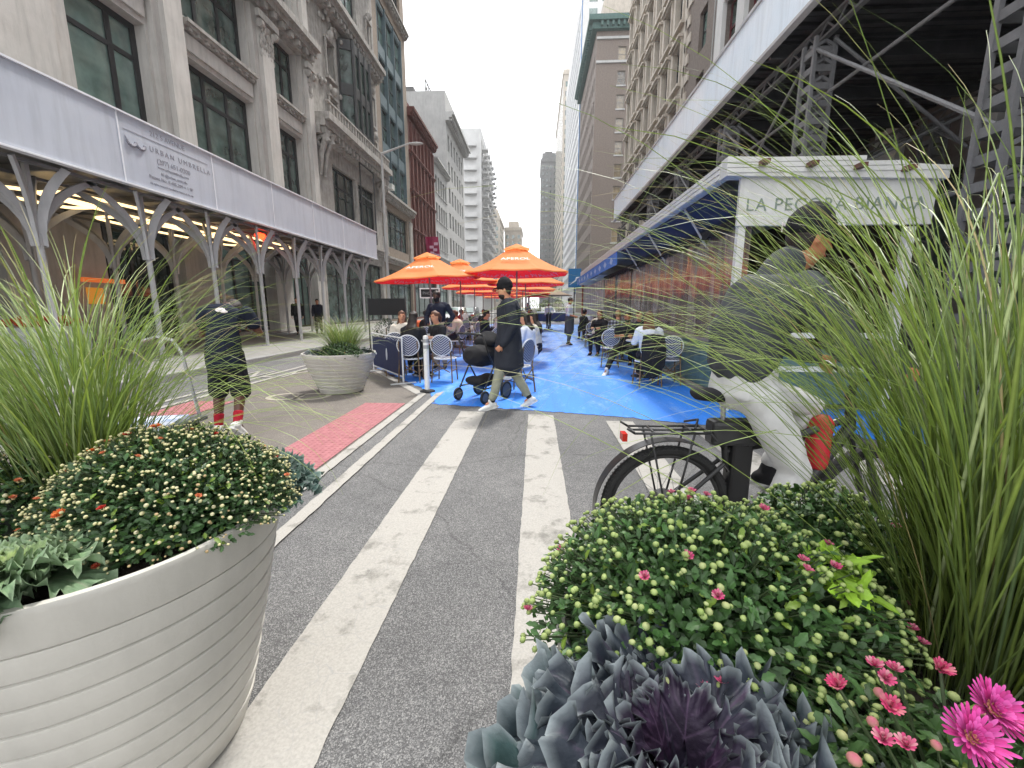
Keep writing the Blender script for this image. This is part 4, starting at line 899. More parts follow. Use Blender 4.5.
for x, y, lab in [(2.0, 15.4, 'chair behind the waiter in the grey apron on the right'), (2.2, 18.4, 'far chair along the ribbed wall'), (2.35, 12.6, 'chair of the pale shirted diner'), (2.2, 12.1, 'chair of the plaid shirted diner')]: chair(x, y, 0, lab)
# ------------------------------------------------------------------ street furniture
t = thing('bollard', 'white flexible post with grey bands on a black base beside the chairs', 'bollard', (-1.8, 6.93, .012))
MB().lathe([(.0, .03), (.045, .03), (.045, .9), (.038, .93), (0, .94)], 16).build('post', pm('white_plastic', 'dededb', 'cfcfcb', 12, .4), t, smooth=True, sharp=40)
mb = MB()
for z in (.72, .82): mb.lathe([(.047, z), (.047, z + .06)], 16)
mb.build('reflective_band', pm('reflective_grey', (.35, .36, .36, 1), rough=.3), t); MB().lathe([(0, 0), (.13, 0), (.12, .02), (.06, .035), (0, .035)], 16).build('base', M_blackc, t)
p0, p1 = Vector((-3.56, 9.15)), Vector((-2.42, 7.62)); L = (p1 - p0).length; ang = math.atan2((p1 - p0).y, (p1 - p0).x)
t = thing('banner_barrier', 'low navy banner barrier with white frame and pale oval emblem in front of the chairs', 'barrier', (p0.x, p0.y, .01), ang)
mb = MB()
for x in (0, L): mb.tube([(x, 0, .03), (x, 0, .86)], .017, 8); mb.box(x - .02, x + .02, -.24, .24, 0, .02)
for z in (.13, .84): mb.tube([(0, 0, z), (L, 0, z)], .014, 8)
mb.build('frame', pm('white_tube', 'd8d9da', rough=.35), t)
MB().box(.03, L - .03, -.006, .006, .15, .78).build('banner', pm('navy_banner', (.012, .02, .07, 1), (.018, .028, .09, 1), 3), t)
mb = MB(); mb.prism([(L * .52 + .045 * math.cos(a), .47 + .12 * math.sin(a)) for a in [i * math.pi / 10 for i in range(20)]], -.011, .011, frame((0, 0, 0), (1, 0, 0), (0, 0, 1), (0, -1, 0))); mb.build('emblem', pm('emblem_white', 'cfd3dc'), t)
t = thing('lamp_post', 'tall slim grey street pole at the far end of the white shed', 'lamp post', (-8.35, 24.3, .15))
MB().tube([(0, 0, 0), (0, 0, 1), (0, 0, 9), (.0, 0, 9.4), (1.6, 0, 9.9)], [.13, .09, .06, .06, .04], 10).build('pole', M_greyst, t); MB().ell((1.9, 0, 9.86), (.4, .14, .08)).build('lamp_head', M_greyst, t)
t = thing('street_banner', 'crimson banner with pale block shapes hanging from a pole on the red brick building', 'banner', (-11.75, 49.8, 0))
mb = MB(); n = 14; vs = []
for i in range(n + 1):
    z = 9.3 - i * .24
    for j in range(7): x = -.75 + j * .25; vs.append((x + .07 * i * .3 - .1, .08 * math.sin(j * 1.2 + i * .3), z))
mb.add(vs, [(i * 7 + j, i * 7 + j + 1, (i + 1) * 7 + j + 1, (i + 1) * 7 + j) for i in range(n) for j in range(6)]); mb.build('cloth', pm('crimson_flag', (.32, .01, .07, 1), (.22, .008, .05, 1), 1.5), t)
mb = MB()
for x, z in [(.2, 8.5), (-.3, 8.15), (.1, 7.85), (-.05, 7.3), (.35, 7.25), (-.25, 7.5)]: mb.box(x, x + .45, -.14, -.13, z - .15, z + .15)
mb.build('pale_shapes', M_pink2, t)
t = thing('orange_barrel', 'orange traffic barrel with white bands behind the masked waiter', 'traffic barrel', (-3.55, 13.2, .006))
MB().lathe([(0, 0), (.29, 0), (.27, .95), (.2, 1.0), (0, 1.0)], 20).build('body', pm('barrel_orange', (.8, .16, .04, 1)), t)
mb = MB()
for z in (.35, .65): mb.lathe([(.292 - z * .02, z), (.288 - z * .02, z + .13)], 20)
mb.build('band', M_white2, t)
t = thing('black_barrier', 'black fabric windscreen panel standing at the street side of the left tables', 'barrier', (-4.9, 14.3, .0))
MB().box(-.75, .55, -.02, .02, 1.15, 1.7).build('panel', M_blackc, t); mb = MB()
for x in (-.75, .53): mb.box(x, x + .03, -.03, .03, 0, 1.75); mb.box(x - .01, x + .04, -.25, .25, 0, .02)
mb.build('frame', M_iron, t)
t = thing('small_sign', 'small black sign with white border above the masked waiter', 'sign', (-4.4, 17.9, 0))
MB().tube([(0, .05, 0), (0, .05, 2.2)], .03, 8).build('post', M_sc, t); MB().box(-.42, .42, -.02, .02, 1.78, 2.2).build('panel', M_white2, t); MB().box(-.37, .37, -.03, -.021, 1.83, 2.15).build('face', M_blackc, t)
text_mb('PHONE', .17, frame((-.3, -.032, 1.93), (1, 0, 0), (0, 0, 1), (0, -1, 0)), .002).build('lettering', pm('grey_print', (.3, .3, .3, 1)), t)
t = thing('barrier', 'navy barrier wall with white rail closing the far end of the blue roadway', 'barrier', (.8, 36.3, 0))
MB().box(-3.2, 1.9, -.1, .1, .25, .95).build('panel', pm('navy_banner', (.012, .02, .07, 1)), t); mb = MB(); mb.box(-3.2, 1.9, -.14, .14, .96, 1.05); mb.box(-3.2, 1.9, -.3, .3, .0, .12); mb.build('rail', M_white2, t)
# hand truck beside the walker
M_chrome = pm('tube_steel', (.45, .45, .45, 1), (.35, .35, .35, 1), 8, .3, metal=.8)
t = thing('hand_truck', 'silver tubular platform cart with tall hooped handle beside the man in red socks', 'cart', (-4.15, 4.5, .004), R(4))
mb = MB(); mb.tube([(-.32, 0, .15), (-.29, 0, .9), (-.2, .0, 1.03), (-.03, 0, 1.08), (.14, 0, 1.04), (.22, 0, .9), (.33, 0, .15)], .019, 8)
mb.build('handle', M_chrome, t)
MB().box(-.45, .38, -.85, .05, .13, .17).build('platform', pm('grey_platform', (.1, .1, .11, 1)), t)
for x in (-.36, .3):
    for y in (-.7, -.05): MB().tube([(x - .02, y, .062), (x + .02, y, .062)], .06, 12).build('wheel', M_blackc, t)
o = MB(); o.box(-.3, .25, -.65, -.15, 0, .045); o = o.build('paper_stack', pm('printed_paper', 'dfe2e6', '7f93b5', 7), None); o.location = (-4.15, 4.5, .176); o.rotation_euler[2] = .3; tag(o, 'flat stack of white and blue printed papers lying on the cart', 'papers')
t = thing('produce_stand', 'white shop display bin heaped with red fruit under the white shed', 'display bin', (-10.6, 8.6, .15))
MB().box(-.5, .5, -.5, .6, 0, .85).build('bin', pm('display_white', 'cfd2cf', 'aab0ac'), t, bevel=.02)
rr = random.Random(5); mb = MB()
for i in range(90): mb.ell((rr.uniform(-.42, .42), rr.uniform(-.4, .5), .9 + rr.uniform(0, .12)), (.07, .07, .065), n=6, k=5)
o = mb.build('fruit', pm('red_fruit', 'a3281c', 'c4622a', 3), t); tag(o, kind='stuff')
t = thing('shop_sign', 'glowing orange and yellow sign board in the dim shop under the white shed', 'sign', (-12.4, 11.6, 1.6)); MB().box(-.05, .05, -.2, .2, -.1, .35).build('panel', emis('orange_sign', 'b97a2a', .35), t); MB().box(-.05, .05, -.3, .9, .5, .62).build('strip', emis('orange_strip', 'c2602a', .4), t)
# cars far down the street
def car(label, x, y, colr, rz=0):
    t = thing('parked_car', label, 'car', (x, y, 0), rz); m = pm('car_paint_' + colr, colr, colr, 2, .25, coat=.6)
    side = [(-2.2, .3), (-2.25, .75), (-1.9, .95), (-1.2, 1.0), (-.6, 1.42), (.9, 1.45), (1.6, 1.0), (2.2, .88), (2.25, .35)]
    mb = MB(); mb.prism(side, -.88, .88, frame((0, 0, 0), (0, 1, 0), (0, 0, 1), (1, 0, 0))); mb.build('body', m, t, bevel=.07)
    mb = MB(); mb.prism([(-1.12, 1.0), (-.55, 1.38), (.85, 1.41), (1.45, 1.0)], -.89, .89, frame((0, 0, 0), (0, 1, 0), (0, 0, 1), (1, 0, 0))); mb.build('side_window', M_glass, t)
    mb = MB(); mb.add([(-.72, 1.05 - 2.32, 1.03), (.72, 1.05 - 2.32, 1.03), (.64, -.68, 1.4), (-.64, -.68, 1.4)], [(0, 1, 2, 3)]); mb.build('rear_window', M_glass, t)
    for sx in (-.8, .8):
        for yy in (-1.4, 1.4): MB().tube([(sx - .1, yy, .33), (sx + .1, yy, .33)], .33, 18).build('wheel', M_blackc, t)
        MB().box(sx - .14, sx + .14, -2.28, -2.22, .7, .85).build('tail_light', pm('tail_red', (.4, .01, .01, 1)), t)
    MB().box(-.26, .26, -2.27, -2.2, .48, .6).build('number_plate', M_white2, t)
    return t
car('white car parked beyond the left tables near the curb', -5.9, 30, 'c9cbcc'); car('dark grey car second along the left curb', -5.9, 37, '33363a'); car('yellow taxi far down the street behind the barrier', -1.5, 47, 'd89a14'); car('silver car farthest down the street', 1.6, 55, '9a9da0')
# ------------------------------------------------------------------ people
def ring_loft(mb, pts, side=Vector((1, 0, 0)), n=14):
    """pts: (centre, rx, ry); closed loft of ellipses, rx along side"""
    P = [(Vector(p), a, b_) for p, a, b_ in pts]
    P = [(P[0][0] - (P[1][0] - P[0][0]).normalized() * min(P[0][1], P[0][2]) * .6, P[0][1] * .45, P[0][2] * .45)] + P + [(P[-1][0] + (P[-1][0] - P[-2][0]).normalized() * min(P[-1][1], P[-1][2]) * .6, P[-1][1] * .45, P[-1][2] * .45)]
    vs = []; L = len(P)
    for i, (p, a, b_) in enumerate(P):
        d = (P[min(i + 1, L - 1)][0] - P[max(i - 1, 0)][0]).normalized(); sx = (side - d * side.dot(d))
        if sx.length < .05: sx = d.orthogonal()
        sx.normalize(); sy = d.cross(sx)
        vs += [p + sx * a * math.cos(t) + sy * b_ * math.sin(t) for t in [2 * math.pi * j / n for j in range(n)]]
    fs = [(i * n + j, i * n + (j + 1) % n, (i + 1) * n + (j + 1) % n, (i + 1) * n + j) for i in range(L - 1) for j in range(n)] + [tuple(range(n - 1, -1, -1)), tuple(range((L - 1) * n, L * n))]
    mb.add(vs, fs)
def limb(mb, pts, rs, n=12): ring_loft(mb, [(p, r_, r_) for p, r_ in zip(pts, rs)], n=n)
def skin_up(mb, name, mat, parent, vox=.012, wr=0, smooth=4, seed=0):
    me = mb.mesh('tmp', mat); o = bpy.data.objects.new('tmp', me); COL.objects.link(o)
    bmh = bmesh.new(); bmh.from_mesh(me); bmesh.ops.recalc_face_normals(bmh, faces=bmh.faces); bmh.to_mesh(me); bmh.free()
    m = o.modifiers.new('r', 'REMESH'); m.mode = 'VOXEL'; m.voxel_size = vox
    if smooth: s2 = o.modifiers.new('s', 'SMOOTH'); s2.factor = .5; s2.iterations = smooth
    bpy.context.view_layer.update(); me2 = bpy.data.meshes.new_from_object(o.evaluated_get(bpy.context.evaluated_depsgraph_get()))
    bpy.data.objects.remove(o); bpy.data.meshes.remove(me); me2.name = name
    if wr:
        N = len(me2.vertices); co = np.empty(N * 3); me2.vertices.foreach_get('co', co); no = np.empty(N * 3); me2.vertices.foreach_get('normal', no); co = co.reshape(-1, 3); no = no.reshape(-1, 3)
        d = np.array([mnoise.noise(Vector((c[0] * 9 + seed, c[1] * 9, c[2] * 5 + c[0] * 6))) + .5 * mnoise.noise(Vector((c[0] * 22, c[1] * 22 + seed, c[2] * 13))) for c in co]); co += no * (d * wr)[:, None]; me2.vertices.foreach_set('co', co.ravel())
    me2.polygons.foreach_set('use_smooth', [True] * len(me2.polygons))
    if not me2.materials: me2.materials.append(mat)
    return link(name, me2, parent)
def cloth(name, c, rough=.85, c2=None, scale=7, bump=.35): return pm('cloth_' + name, hx(c) if isinstance(c, str) else c, c2 and (hx(c2) if isinstance(c2, str) else c2), scale, rough, bump, 220, spec=.25)
SKIN_L = pm('skin_light', hx('c79273'), hx('bd8365'), 9, .5, .1, 150, spec=.35); SKIN_D = pm('skin_dark', hx('5a3a2b'), hx('4b2f23'), 9, .45, .1, 150, spec=.4); SKIN_M = pm('skin_tan', hx('a8714f'), hx('9a6446'), 9, .5, .1, 150)
M_hairb = pm('hair_dark', hx('1a1310'), hx('2a1f19'), 30, .5, .6, 160); M_hairbr = pm('hair_brown', hx('4a2e20'), hx('6d4630'), 25, .5, .6, 160)
M_hairbl = pm('hair_blond', hx('a5835a'), hx('8a6a44'), 25, .5, .6, 160)
M_sole = pm('shoe_white', hx('d9d9d6'), hx('bfbfbb'), 20, .5); M_eye = pm('eye_dark', (.01, .008, .006, 1)); M_lip = pm('lips', hx('8e4a40'))
M_blk = cloth('black', (.012, .012, .014, 1), c2=(.02, .02, .022, 1))
def V(*a): return Vector(a)
def two_bone(a, c, l1, l2, hint):
    a, c = Vector(a), Vector(c); d = c - a; L = min(d.length, (l1 + l2) * .999); dn = d.normalized(); x = (l1 * l1 - l2 * l2 + L * L) / (2 * L); h = math.sqrt(max(0, l1 * l1 - x * x))
    hv = Vector(hint); hv = (hv - dn * hv.dot(dn)).normalized(); return a + dn * x + hv * h, a + dn * L
def hand(mb, wr, d, pn, k=1.0, curl=.5, side=1, fr=.0085):
    """palm and five unequal fingers; d: direction, pn: palm normal (fingers curl towards it)"""
    d = Vector(d).normalized(); pn = Vector(pn); pn = (pn - d * pn.dot(d)).normalized(); w = d.cross(pn).normalized() * side
    c0 = wr + d * .015 * k; c1 = wr + d * .085 * k
    ring_loft(mb, [(c0, .026 * k, .016 * k), (wr + d * .05 * k, .038 * k, .015 * k), (c1, .038 * k, .012 * k)], side=w)
    for i, (o, L) in enumerate(((-.03, .062), (-.011, .076), (.01, .07), (.029, .055))):
        p = c1 + w * o * k - d * .012 * k; pts = [p]; a = curl * .35
        for j, f in enumerate((.42, .32, .26)):
            a += curl * (.55 + .1 * i); dd = (d * math.cos(a) + pn * math.sin(a)); p = p + dd * L * f * 1.25 * k; pts.append(p)
        limb(mb, pts, [fr * k * 1.08, fr * k, fr * k * .92, fr * k * .8], 8)
    th = (d * .55 - w * .8 + pn * .3).normalized(); p0 = wr + d * .03 * k - w * .022 * k; p1 = p0 + th * .035 * k; p2 = p1 + (d * .8 - w * .3 + pn * .45).normalized() * .032 * k
    limb(mb, [p0, p1, p2, p2 + (d * .8 + pn * .6 + w * .1).normalized() * .022 * k], [.014 * k, .0115 * k, .01 * k, .008 * k], 8)
def shoe(parent, an, toe, mat, up=V(0, 0, 1), sole=None):
    an, toe = Vector(an), Vector(toe); f = (toe - an); f = f.normalized(); u = (up - f * up.dot(f)).normalized(); sd = f.cross(u); mb = MB()
    h = an - u * .045
    ring_loft(mb, [(h - f * .05, .036, .04), (h + f * .02, .042, .045), (h + f * .1 - u * .008, .047, .036), (h + f * .165 - u * .016, .046, .026), (h + f * .2 - u * .02, .036, .018)], side=sd)
    limb(mb, [h + u * .01, an + u * .035], [.045, .042])
    o = skin_up(mb, 'shoe', mat, parent, .009, smooth=2); mb = MB(); g_ = [(h + f * a - u * .045 + sd * b_) for a, b_ in ((-.085, 0), (-.06, .034), (.03, .04), (.12, .048), (.19, .036), (.225, 0), (.19, -.034), (.12, -.044), (.03, -.036), (-.06, -.032))]
    mb.add([p for p in g_] + [p + u * .022 for p in g_], [tuple(range(9, -1, -1)), tuple(range(10, 20))] + [(i, (i + 1) % 10, 10 + (i + 1) % 10, 10 + i) for i in range(10)]); mb.build('sole', sole or M_sole, o)
def figure(label, loc, rz, P, top=None, bottom=None, skin=SKIN_L, hair=M_hairb, shoes=None, sleeve='long', legs='long', hem=.0, hat=None, hairlen=0, mask=False, near=0, apron=None, seed=1, coat=None, group=None, curl=(.6, .6), socks=M_blk, ponytail=False, headpitch=0, headyaw=0, beard=None):
    """P: joint dict in local metres, figure faces +Y, x to its right."""
    t = thing('person', label, 'person', loc, rz, group); vox = (.02, .013, .0085)[near]
    pel, nk, hd = Vector(P['pel']), Vector(P['nk']), Vector(P['hd']); SL, SR = Vector(P['sl']), Vector(P['sr'])
    side = (SR - SL).normalized(); sp = (nk - pel); mid = pel + sp * .5 + Vector(P.get('bend', (0, 0, 0)))
    hy = Matrix.Rotation(headyaw, 3, 'Z') @ Matrix.Rotation(headpitch, 3, 'X'); HF = hy @ V(0, 1, 0); HU = hy @ V(0, 0, 1); HS = hy @ V(1, 0, 0)
    b = MB()
    def torso(mb, e, lo=0, hi=1, hips=1.0):
        ring_loft(mb, ([(pel - V(0, 0, .05), .15 * hips + e, .105 + e), (pel + sp * .08, .155 * hips + e, .115 + e)] if not (e and 'crop' in P) else [(pel + sp * .17, .15 + e, .11 + e)]) + [ (pel * .62 + mid * .38 + sp * .02, .14 + e, .105 + e), (mid, .14 + e, .105 + e), (mid * .5 + nk * .5, .165 + e, .12 + e), (nk - sp * .16, .165 + e, .115 + e), (nk - sp * .07, .12 + e, .085 + e), (nk - sp * .01, .06 + e, .055 + e)], side=side, n=18)
        limb(mb, [SL, SL * .5 + SR * .5 - sp * .02, SR], [.052 + e, .085 + e, .052 + e])
    torso(b, 0); limb(b, [nk - sp * .08, nk, hd - HU * .06], [.062, .054, .056])
    ring_loft(b, [(hd - HU * .105 + HF * .03, .035, .04), (hd - HU * .07 + HF * .012, .058, .075), (hd, .073, .093), (hd + HU * .05, .073, .094), (hd + HU * .09 - HF * .01, .052, .068)], side=HS, n=18)
    limb(b, [hd + HF * .09 + HU * .02, hd + HF * .11 - HU * .015], [.009, .015], 8)         # nose
    ring_loft(b, [(hd + HF * .085 - HU * .052 - HS * .01, .015, .012), (hd + HF * .085 - HU * .052 + HS * .01, .015, .012)], side=HU)
    for s_ in (-1, 1):
        ring_loft(b, [(hd + HS * s_ * .073 + HU * .025, .008, .018), (hd + HS * s_ * .077 - HU * .02, .007, .013)], side=HS)
        b_ = hd + HF * .084 + HU * .038 + HS * s_ * .03; limb(b, [b_ - HS * .018, b_ + HS * .018], [.009, .009], 6)
    for q, S_ in (('l', SL), ('r', SR)):
        e_, w_ = Vector(P['e' + q]), Vector(P['w' + q]); limb(b, [S_, S_ * .6 + e_ * .4, e_, e_ * .6 + w_ * .4, w_], [.05, .046, .038, .039, .026])
        hd_ = Vector(P.get('h' + q, (w_ - e_).normalized())); pn = Vector(P.get('pn' + q, (-1 if q == 'r' else 1, .2, 0))); hand(b, w_, hd_, pn, 1.0, curl[0 if q == 'l' else 1], 1 if q == 'r' else -1, .0085 if near == 2 else .0105)
        hp, kn, an = Vector(P['p' + q]), Vector(P['k' + q]), Vector(P['a' + q]); limb(b, [hp, hp * .55 + kn * .45, kn, kn * .65 + an * .35, an], [.085, .075, .053, .055, .034])
        tq = Vector(P['t' + q]); limb(b, [an, an * .45 + tq * .55 - V(0, 0, .01)], [.032, .016] if shoes is not None else [.034, .026])
    skin_up(b, 'body', skin, t, vox, smooth=3)
    fc = MB()
    if True:
        for s_ in (-1, 1): fc.ell(hd + HF * .082 + HU * .018 + HS * s_ * .031, (.013, .008, .008), n=8, k=6)
        o = fc.build('eyes', M_eye, t, smooth=True); l_ = MB(); l_.ell(hd + HF * .088 - HU * .055, (.022, .01, .008), n=8, k=6); l_.build('lips', M_lip, t, smooth=True)
    # hair
    if hair is not None:
        h = MB(); ring_loft(h, [(hd - HF * .045 - HU * .05, .06, .045), (hd - HF * .03, .08, .082), (hd + HU * .06 - HF * .006, .084, .102), (hd + HU * .1 - HF * .006, .068, .088), (hd + HU * .12 - HF * .01, .035, .045)], side=HS)
        if hairlen:
            ring_loft(h, [(hd - HF * .04 + HU * .03, .075, .06), (hd - HF * .07 - HU * .1, .095, .055), (nk - sp.normalized() * .0 - V(0, .1, 0) + V(0, 0, -.03), .115, .045), (nk - V(0, .125, hairlen * .7), .1, .03), (nk - V(0, .12, hairlen), .06, .02)], side=HS)
        if hat is None or hairlen or near == 2: skin_up(h, 'hair', hair, t, max(vox, .01), .008, 2, seed)
        if ponytail: h = MB(); limb(h, [hd - HF * .1 + HU * .05, hd - HF * .15 + HU * .0, hd - HF * .14 - HU * .12], [.03, .03, .012]); skin_up(h, 'ponytail', hair, t, .012)
    if beard: h = MB(); ring_loft(h, [(hd + HF * .03 - HU * .1, .05, .05), (hd + HF * .035 - HU * .065, .062, .066)], side=HS); skin_up(h, 'beard', hair, t, .009, .003, 2)
    if mask: h = MB(); ring_loft(h, [(hd + HF * .04 - HU * .09, .045, .05), (hd + HF * .032 - HU * .03, .07, .078), (hd + HF * .035 - HU * .0, .055, .07)], side=HS); skin_up(h, 'face_mask', M_blk, t, .009, 0, 2)
    if hat is not None:
        h = MB(); ring_loft(h, [(hd + HU * .025 - HF * .012, .09, .11), (hd + HU * .085 - HF * .01, .09, .11), (hd + HU * .135 - HF * .01, .065, .082)], side=HS); c_ = skin_up(h, 'cap', hat, t, .01, .002, 2, seed)
        h = MB(); ring_loft(h, [(hd + HF * .07 + HU * .045, .07, .012), (hd + HF * .12 + HU * .036, .062, .008), (hd + HF * .155 + HU * .026, .04, .006)], side=HS); skin_up(h, 'cap_brim', hat, c_, .007, 0, 1)
    # clothes
    if bottom is not None:
        c_ = MB(); e = .02; ring_loft(c_, [(pel + sp * .2, .145 + e, .11 + e), (pel + sp * .08, .155 + e, .118 + e), (pel - V(0, 0, .06), .155 + e, .115 + e)], side=side, n=18)
        for q in 'lr':
            hp, kn, an = Vector(P['p' + q]), Vector(P['k' + q]), Vector(P['a' + q])
            if legs == 'long': limb(c_, [hp, hp * .5 + kn * .5, kn, kn * .6 + an * .4, an + (kn - an) * .1], [.105, .092, .076, .07, .056])
            elif legs == 'slim': limb(c_, [hp, hp * .5 + kn * .5, kn, kn * .6 + an * .4, an + (kn - an) * .12], [.105, .092, .074, .07, .056])
            else: limb(c_, [hp, hp * .5 + kn * .5, kn + (kn - hp) * .12], [.105, .1, .1])
        skin_up(c_, 'trousers' if legs != 'short' else 'shorts', bottom, t, max(vox, .011), .011, 3, seed)
    if socks is not None:
        for q in 'lr': an, kn = Vector(P['a' + q]), Vector(P['k' + q]); c_ = MB(); limb(c_, [an, an + (kn - an) * .33], [.042, .052]); skin_up(c_, 'sock', socks, t, .009, .001, 2)
    if top is not None:
        c_ = MB(); e = (.022 if sleeve != 'short' else .013) + (.03 if coat else 0); torso(c_, e)
        if hem: ring_loft(c_, [(mid, .14 + e, .105 + e), (pel, .165 + e, .125 + e), (pel - V(0, 0, hem * .5), (.175 if coat else .165) + e, (.145 if coat else .13) + e), (pel - V(0, 0, hem), (.185 if coat else .165) + e, (.16 if coat else .135) + e)], side=side, n=20)
        for q, S_ in (('l', SL), ('r', SR)):
            e_, w_ = Vector(P['e' + q]), Vector(P['w' + q]); k_ = 1.15 if coat else 1
            if sleeve == 'long': limb(c_, [S_, S_ * .5 + e_ * .5, e_, e_ * .5 + w_ * .5, w_ + (e_ - w_) * .04], [.075 * k_, .068 * k_, .06 * k_, .054 * k_, .043 * k_])
            elif sleeve == 'rolled': limb(c_, [S_, S_ * .5 + e_ * .5, e_, e_ * .8 + w_ * .2], [.072, .066, .058, .054])
            else: limb(c_, [S_, S_ * .4 + e_ * .6], [.078, .074])
        if coat: limb(c_, [nk - sp * .04, nk + sp * .02], [.085, .078])
        skin_up(c_, 'coat' if coat else 'shirt', top, t, max(vox, .011), .012, 3, seed + 5)
    if apron is not None:
        c_ = MB(); ring_loft(c_, [(pel + V(0, 0, .1), .185, .15), (pel - V(0, 0, .2), .2, .165), (pel - V(0, 0, .52), .21, .17)], side=side, n=20); skin_up(c_, 'apron', apron, t, .02, .008, 2)
    if shoes is not None:
        for q in 'lr': shoe(t, P['a' + q], P['t' + q], shoes, Vector(P.get('u' + q, (0, 0, 1))))
    return t
def stand(h=1.75, **kw):
    k = h / 1.75
    P = dict(pel=(0, 0, .95), nk=(0, -.01, 1.46), hd=(0, .03, 1.615), sl=(-.18, -.01, 1.4), sr=(.18, -.01, 1.4), el=(-.23, -.04, 1.12), er=(.23, -.04, 1.12), wl=(-.24, .05, .88), wr=(.24, .05, .88),
             pl=(-.085, 0, .92), pr=(.085, 0, .92), kl=(-.1, .03, .5), kr=(.1, .03, .5), al=(-.11, 0, .09), ar=(.11, 0, .09), tl=(-.13, .14, .05), tr=(.13, .14, .05)); P.update(kw)
    return {a: tuple(x * k for x in v) if a[0] not in 'hu' or a == 'hd' else v for a, v in P.items()}
def sit(lean=0, **kw):
    P = dict(pel=(0, -.02, .56), nk=(0, .0 + lean, 1.04), hd=(0, .05 + lean, 1.195), sl=(-.175, 0 + lean, .98), sr=(.175, 0 + lean, .98), el=(-.24, .1, .75), er=(.24, .1, .75), wl=(-.14, .33, .79), wr=(.14, .33, .79),
             pl=(-.09, 0, .54), pr=(.09, 0, .54), kl=(-.12, .42, .52), kr=(.12, .42, .52), al=(-.12, .42, .1), ar=(.12, .4, .1), tl=(-.12, .56, .05), tr=(.12, .54, .05)); P.update(kw); return P
M_coatn = cloth('charcoal_navy', (.018, .021, .03, 1), .8, (.026, .03, .04, 1)); M_khaki = cloth('sage_khaki', hx('9a9c8b'), c2=hx('858776')); M_cap = cloth('cap_black', (.01, .01, .012, 1))
# man walking left past the stroller (faces -X)
figure('man in a long dark coat, black cap and pale trousers walking left past the stroller', (-.36, 5.82, .008), R(94),
       stand(1.76, nk=(0, .0, 1.46), hd=(0, .055, 1.615), kl=(-.09, .13, .5), al=(-.09, .24, .1), tl=(-.1, .38, .06), kr=(.09, -.07, .5), ar=(.1, -.3, .12), tr=(.11, -.17, .05), el=(-.25, -.06, 1.13), wl=(-.22, .1, .9), er=(.25, -.1, 1.14), wr=(.24, .0, .88)),
       M_coatn, M_khaki, SKIN_L, M_hairb, M_sole, hem=.36, hat=M_cap, coat=True, near=2, beard=True, seed=3, legs='slim', headpitch=R(-8), curl=(.8, .8))
# man with red socks
M_tee = cloth('navy_tee', (.006, .01, .022, 1), c2=(.009, .014, .03, 1)); M_short = cloth('black_shorts', (.01, .011, .016, 1)); M_redk = cloth('red_sock', hx('a31c2c'))
t = figure('man with bowed head in navy tee, dark shorts and red socks beside the cart', (-3.36, 4.42, .006), R(12),
       stand(1.74, pel=(0, -.02, .93), nk=(0, .16, 1.41), hd=(-.03, .37, 1.38), bend=(0, -.05, .02), sl=(-.2, .12, 1.36), sr=(.2, .12, 1.36), el=(-.3, .2, 1.1), er=(.3, .2, 1.1), wl=(-.14, .4, 1.13), wr=(.16, .4, 1.14), kl=(-.13, .06, .5), kr=(.1, .04, .5), al=(-.14, -.02, .1), ar=(.12, -.16, .16), tl=(-.18, .12, .05), tr=(.15, -.04, .06)),
       M_tee, M_short, SKIN_D, M_hairb, M_sole, sleeve='short', legs='short', near=2, seed=8, headpitch=R(-70), socks=M_redk, hem=.16, group=None)
mb = MB(); mb.ell((.02, -.03, 1.37), (.05, .012, .025), Matrix.Rotation(R(-20), 3, 'X')); mb.ell((.06, -.035, 1.35), (.035, .01, .015)); o = mb.build('shirt_emblem', M_white2, t)
# cyclist
M_jack = cloth('charcoal_jacket', (.04, .044, .05, 1), .75, (.055, .06, .066, 1)); M_jlight = cloth('pale_grey_panel', (.3, .3, .3, 1)); M_lgrey = cloth('light_grey_trousers', hx('cbcbc6'), c2=hx('b9b9ba'))
BX, BY, BZ = .70, 2.16, .004
def bkp(f, s_, z): return (s_, f, z)   # bike local: y forward, x to its right
P = dict(pel=(0, .34, 1.02), nk=(0, .5, 1.54), hd=(0, .6, 1.71), bend=(0, -.08, 0), sl=(-.2, .49, 1.46), sr=(.2, .49, 1.46), wl=(-.26, .9, 1.12), wr=(.26, .9, 1.12), pl=(-.09, .38, .99), pr=(.09, .38, .99), al=(-.12, .6, .5), ar=(.12, .46, .2), tl=(-.13, .74, .46), tr=(.12, .6, .15), crop=(1, 0, 0))
P['el'] = tuple(two_bone(P['sl'], P['wl'], .3, .27, (-.5, 0, -1))[0]); P['er'] = tuple(two_bone(P['sr'], P['wr'], .3, .27, (.5, 0, -1))[0])
P['kl'] = tuple(two_bone(P['pl'], P['al'], .44, .42, (-.1, 1, .1))[0]); P['kr'] = tuple(two_bone(P['pr'], P['ar'], .44, .42, (.1, 1, .2))[0])
t = figure('cyclist in a charcoal hooded jacket, black cap and light grey trousers riding the electric bicycle', (BX, BY, BZ), R(-87), P, M_jack, M_lgrey, SKIN_M, M_hairb, M_blk, hem=.0, hat=M_cap, coat=True, near=2, seed=12, headpitch=R(-12), curl=(1.3, 1.3))
mb = MB(); ring_loft(mb, [(V(0, .52, 1.63), .085, .08), (V(0, .49, 1.57), .1, .1), (V(0, .44, 1.5), .11, .09), (V(0, .38, 1.42), .08, .05)]); skin_up(mb, 'hood', M_jack, t, .011, .01)
text_mb('NE', .07, frame((-.092, .56, 1.765), (0, 1, 0), (0, 0, 1), (-1, 0, 0)), .004, align='CENTER').build('cap_print', M_white2, t)
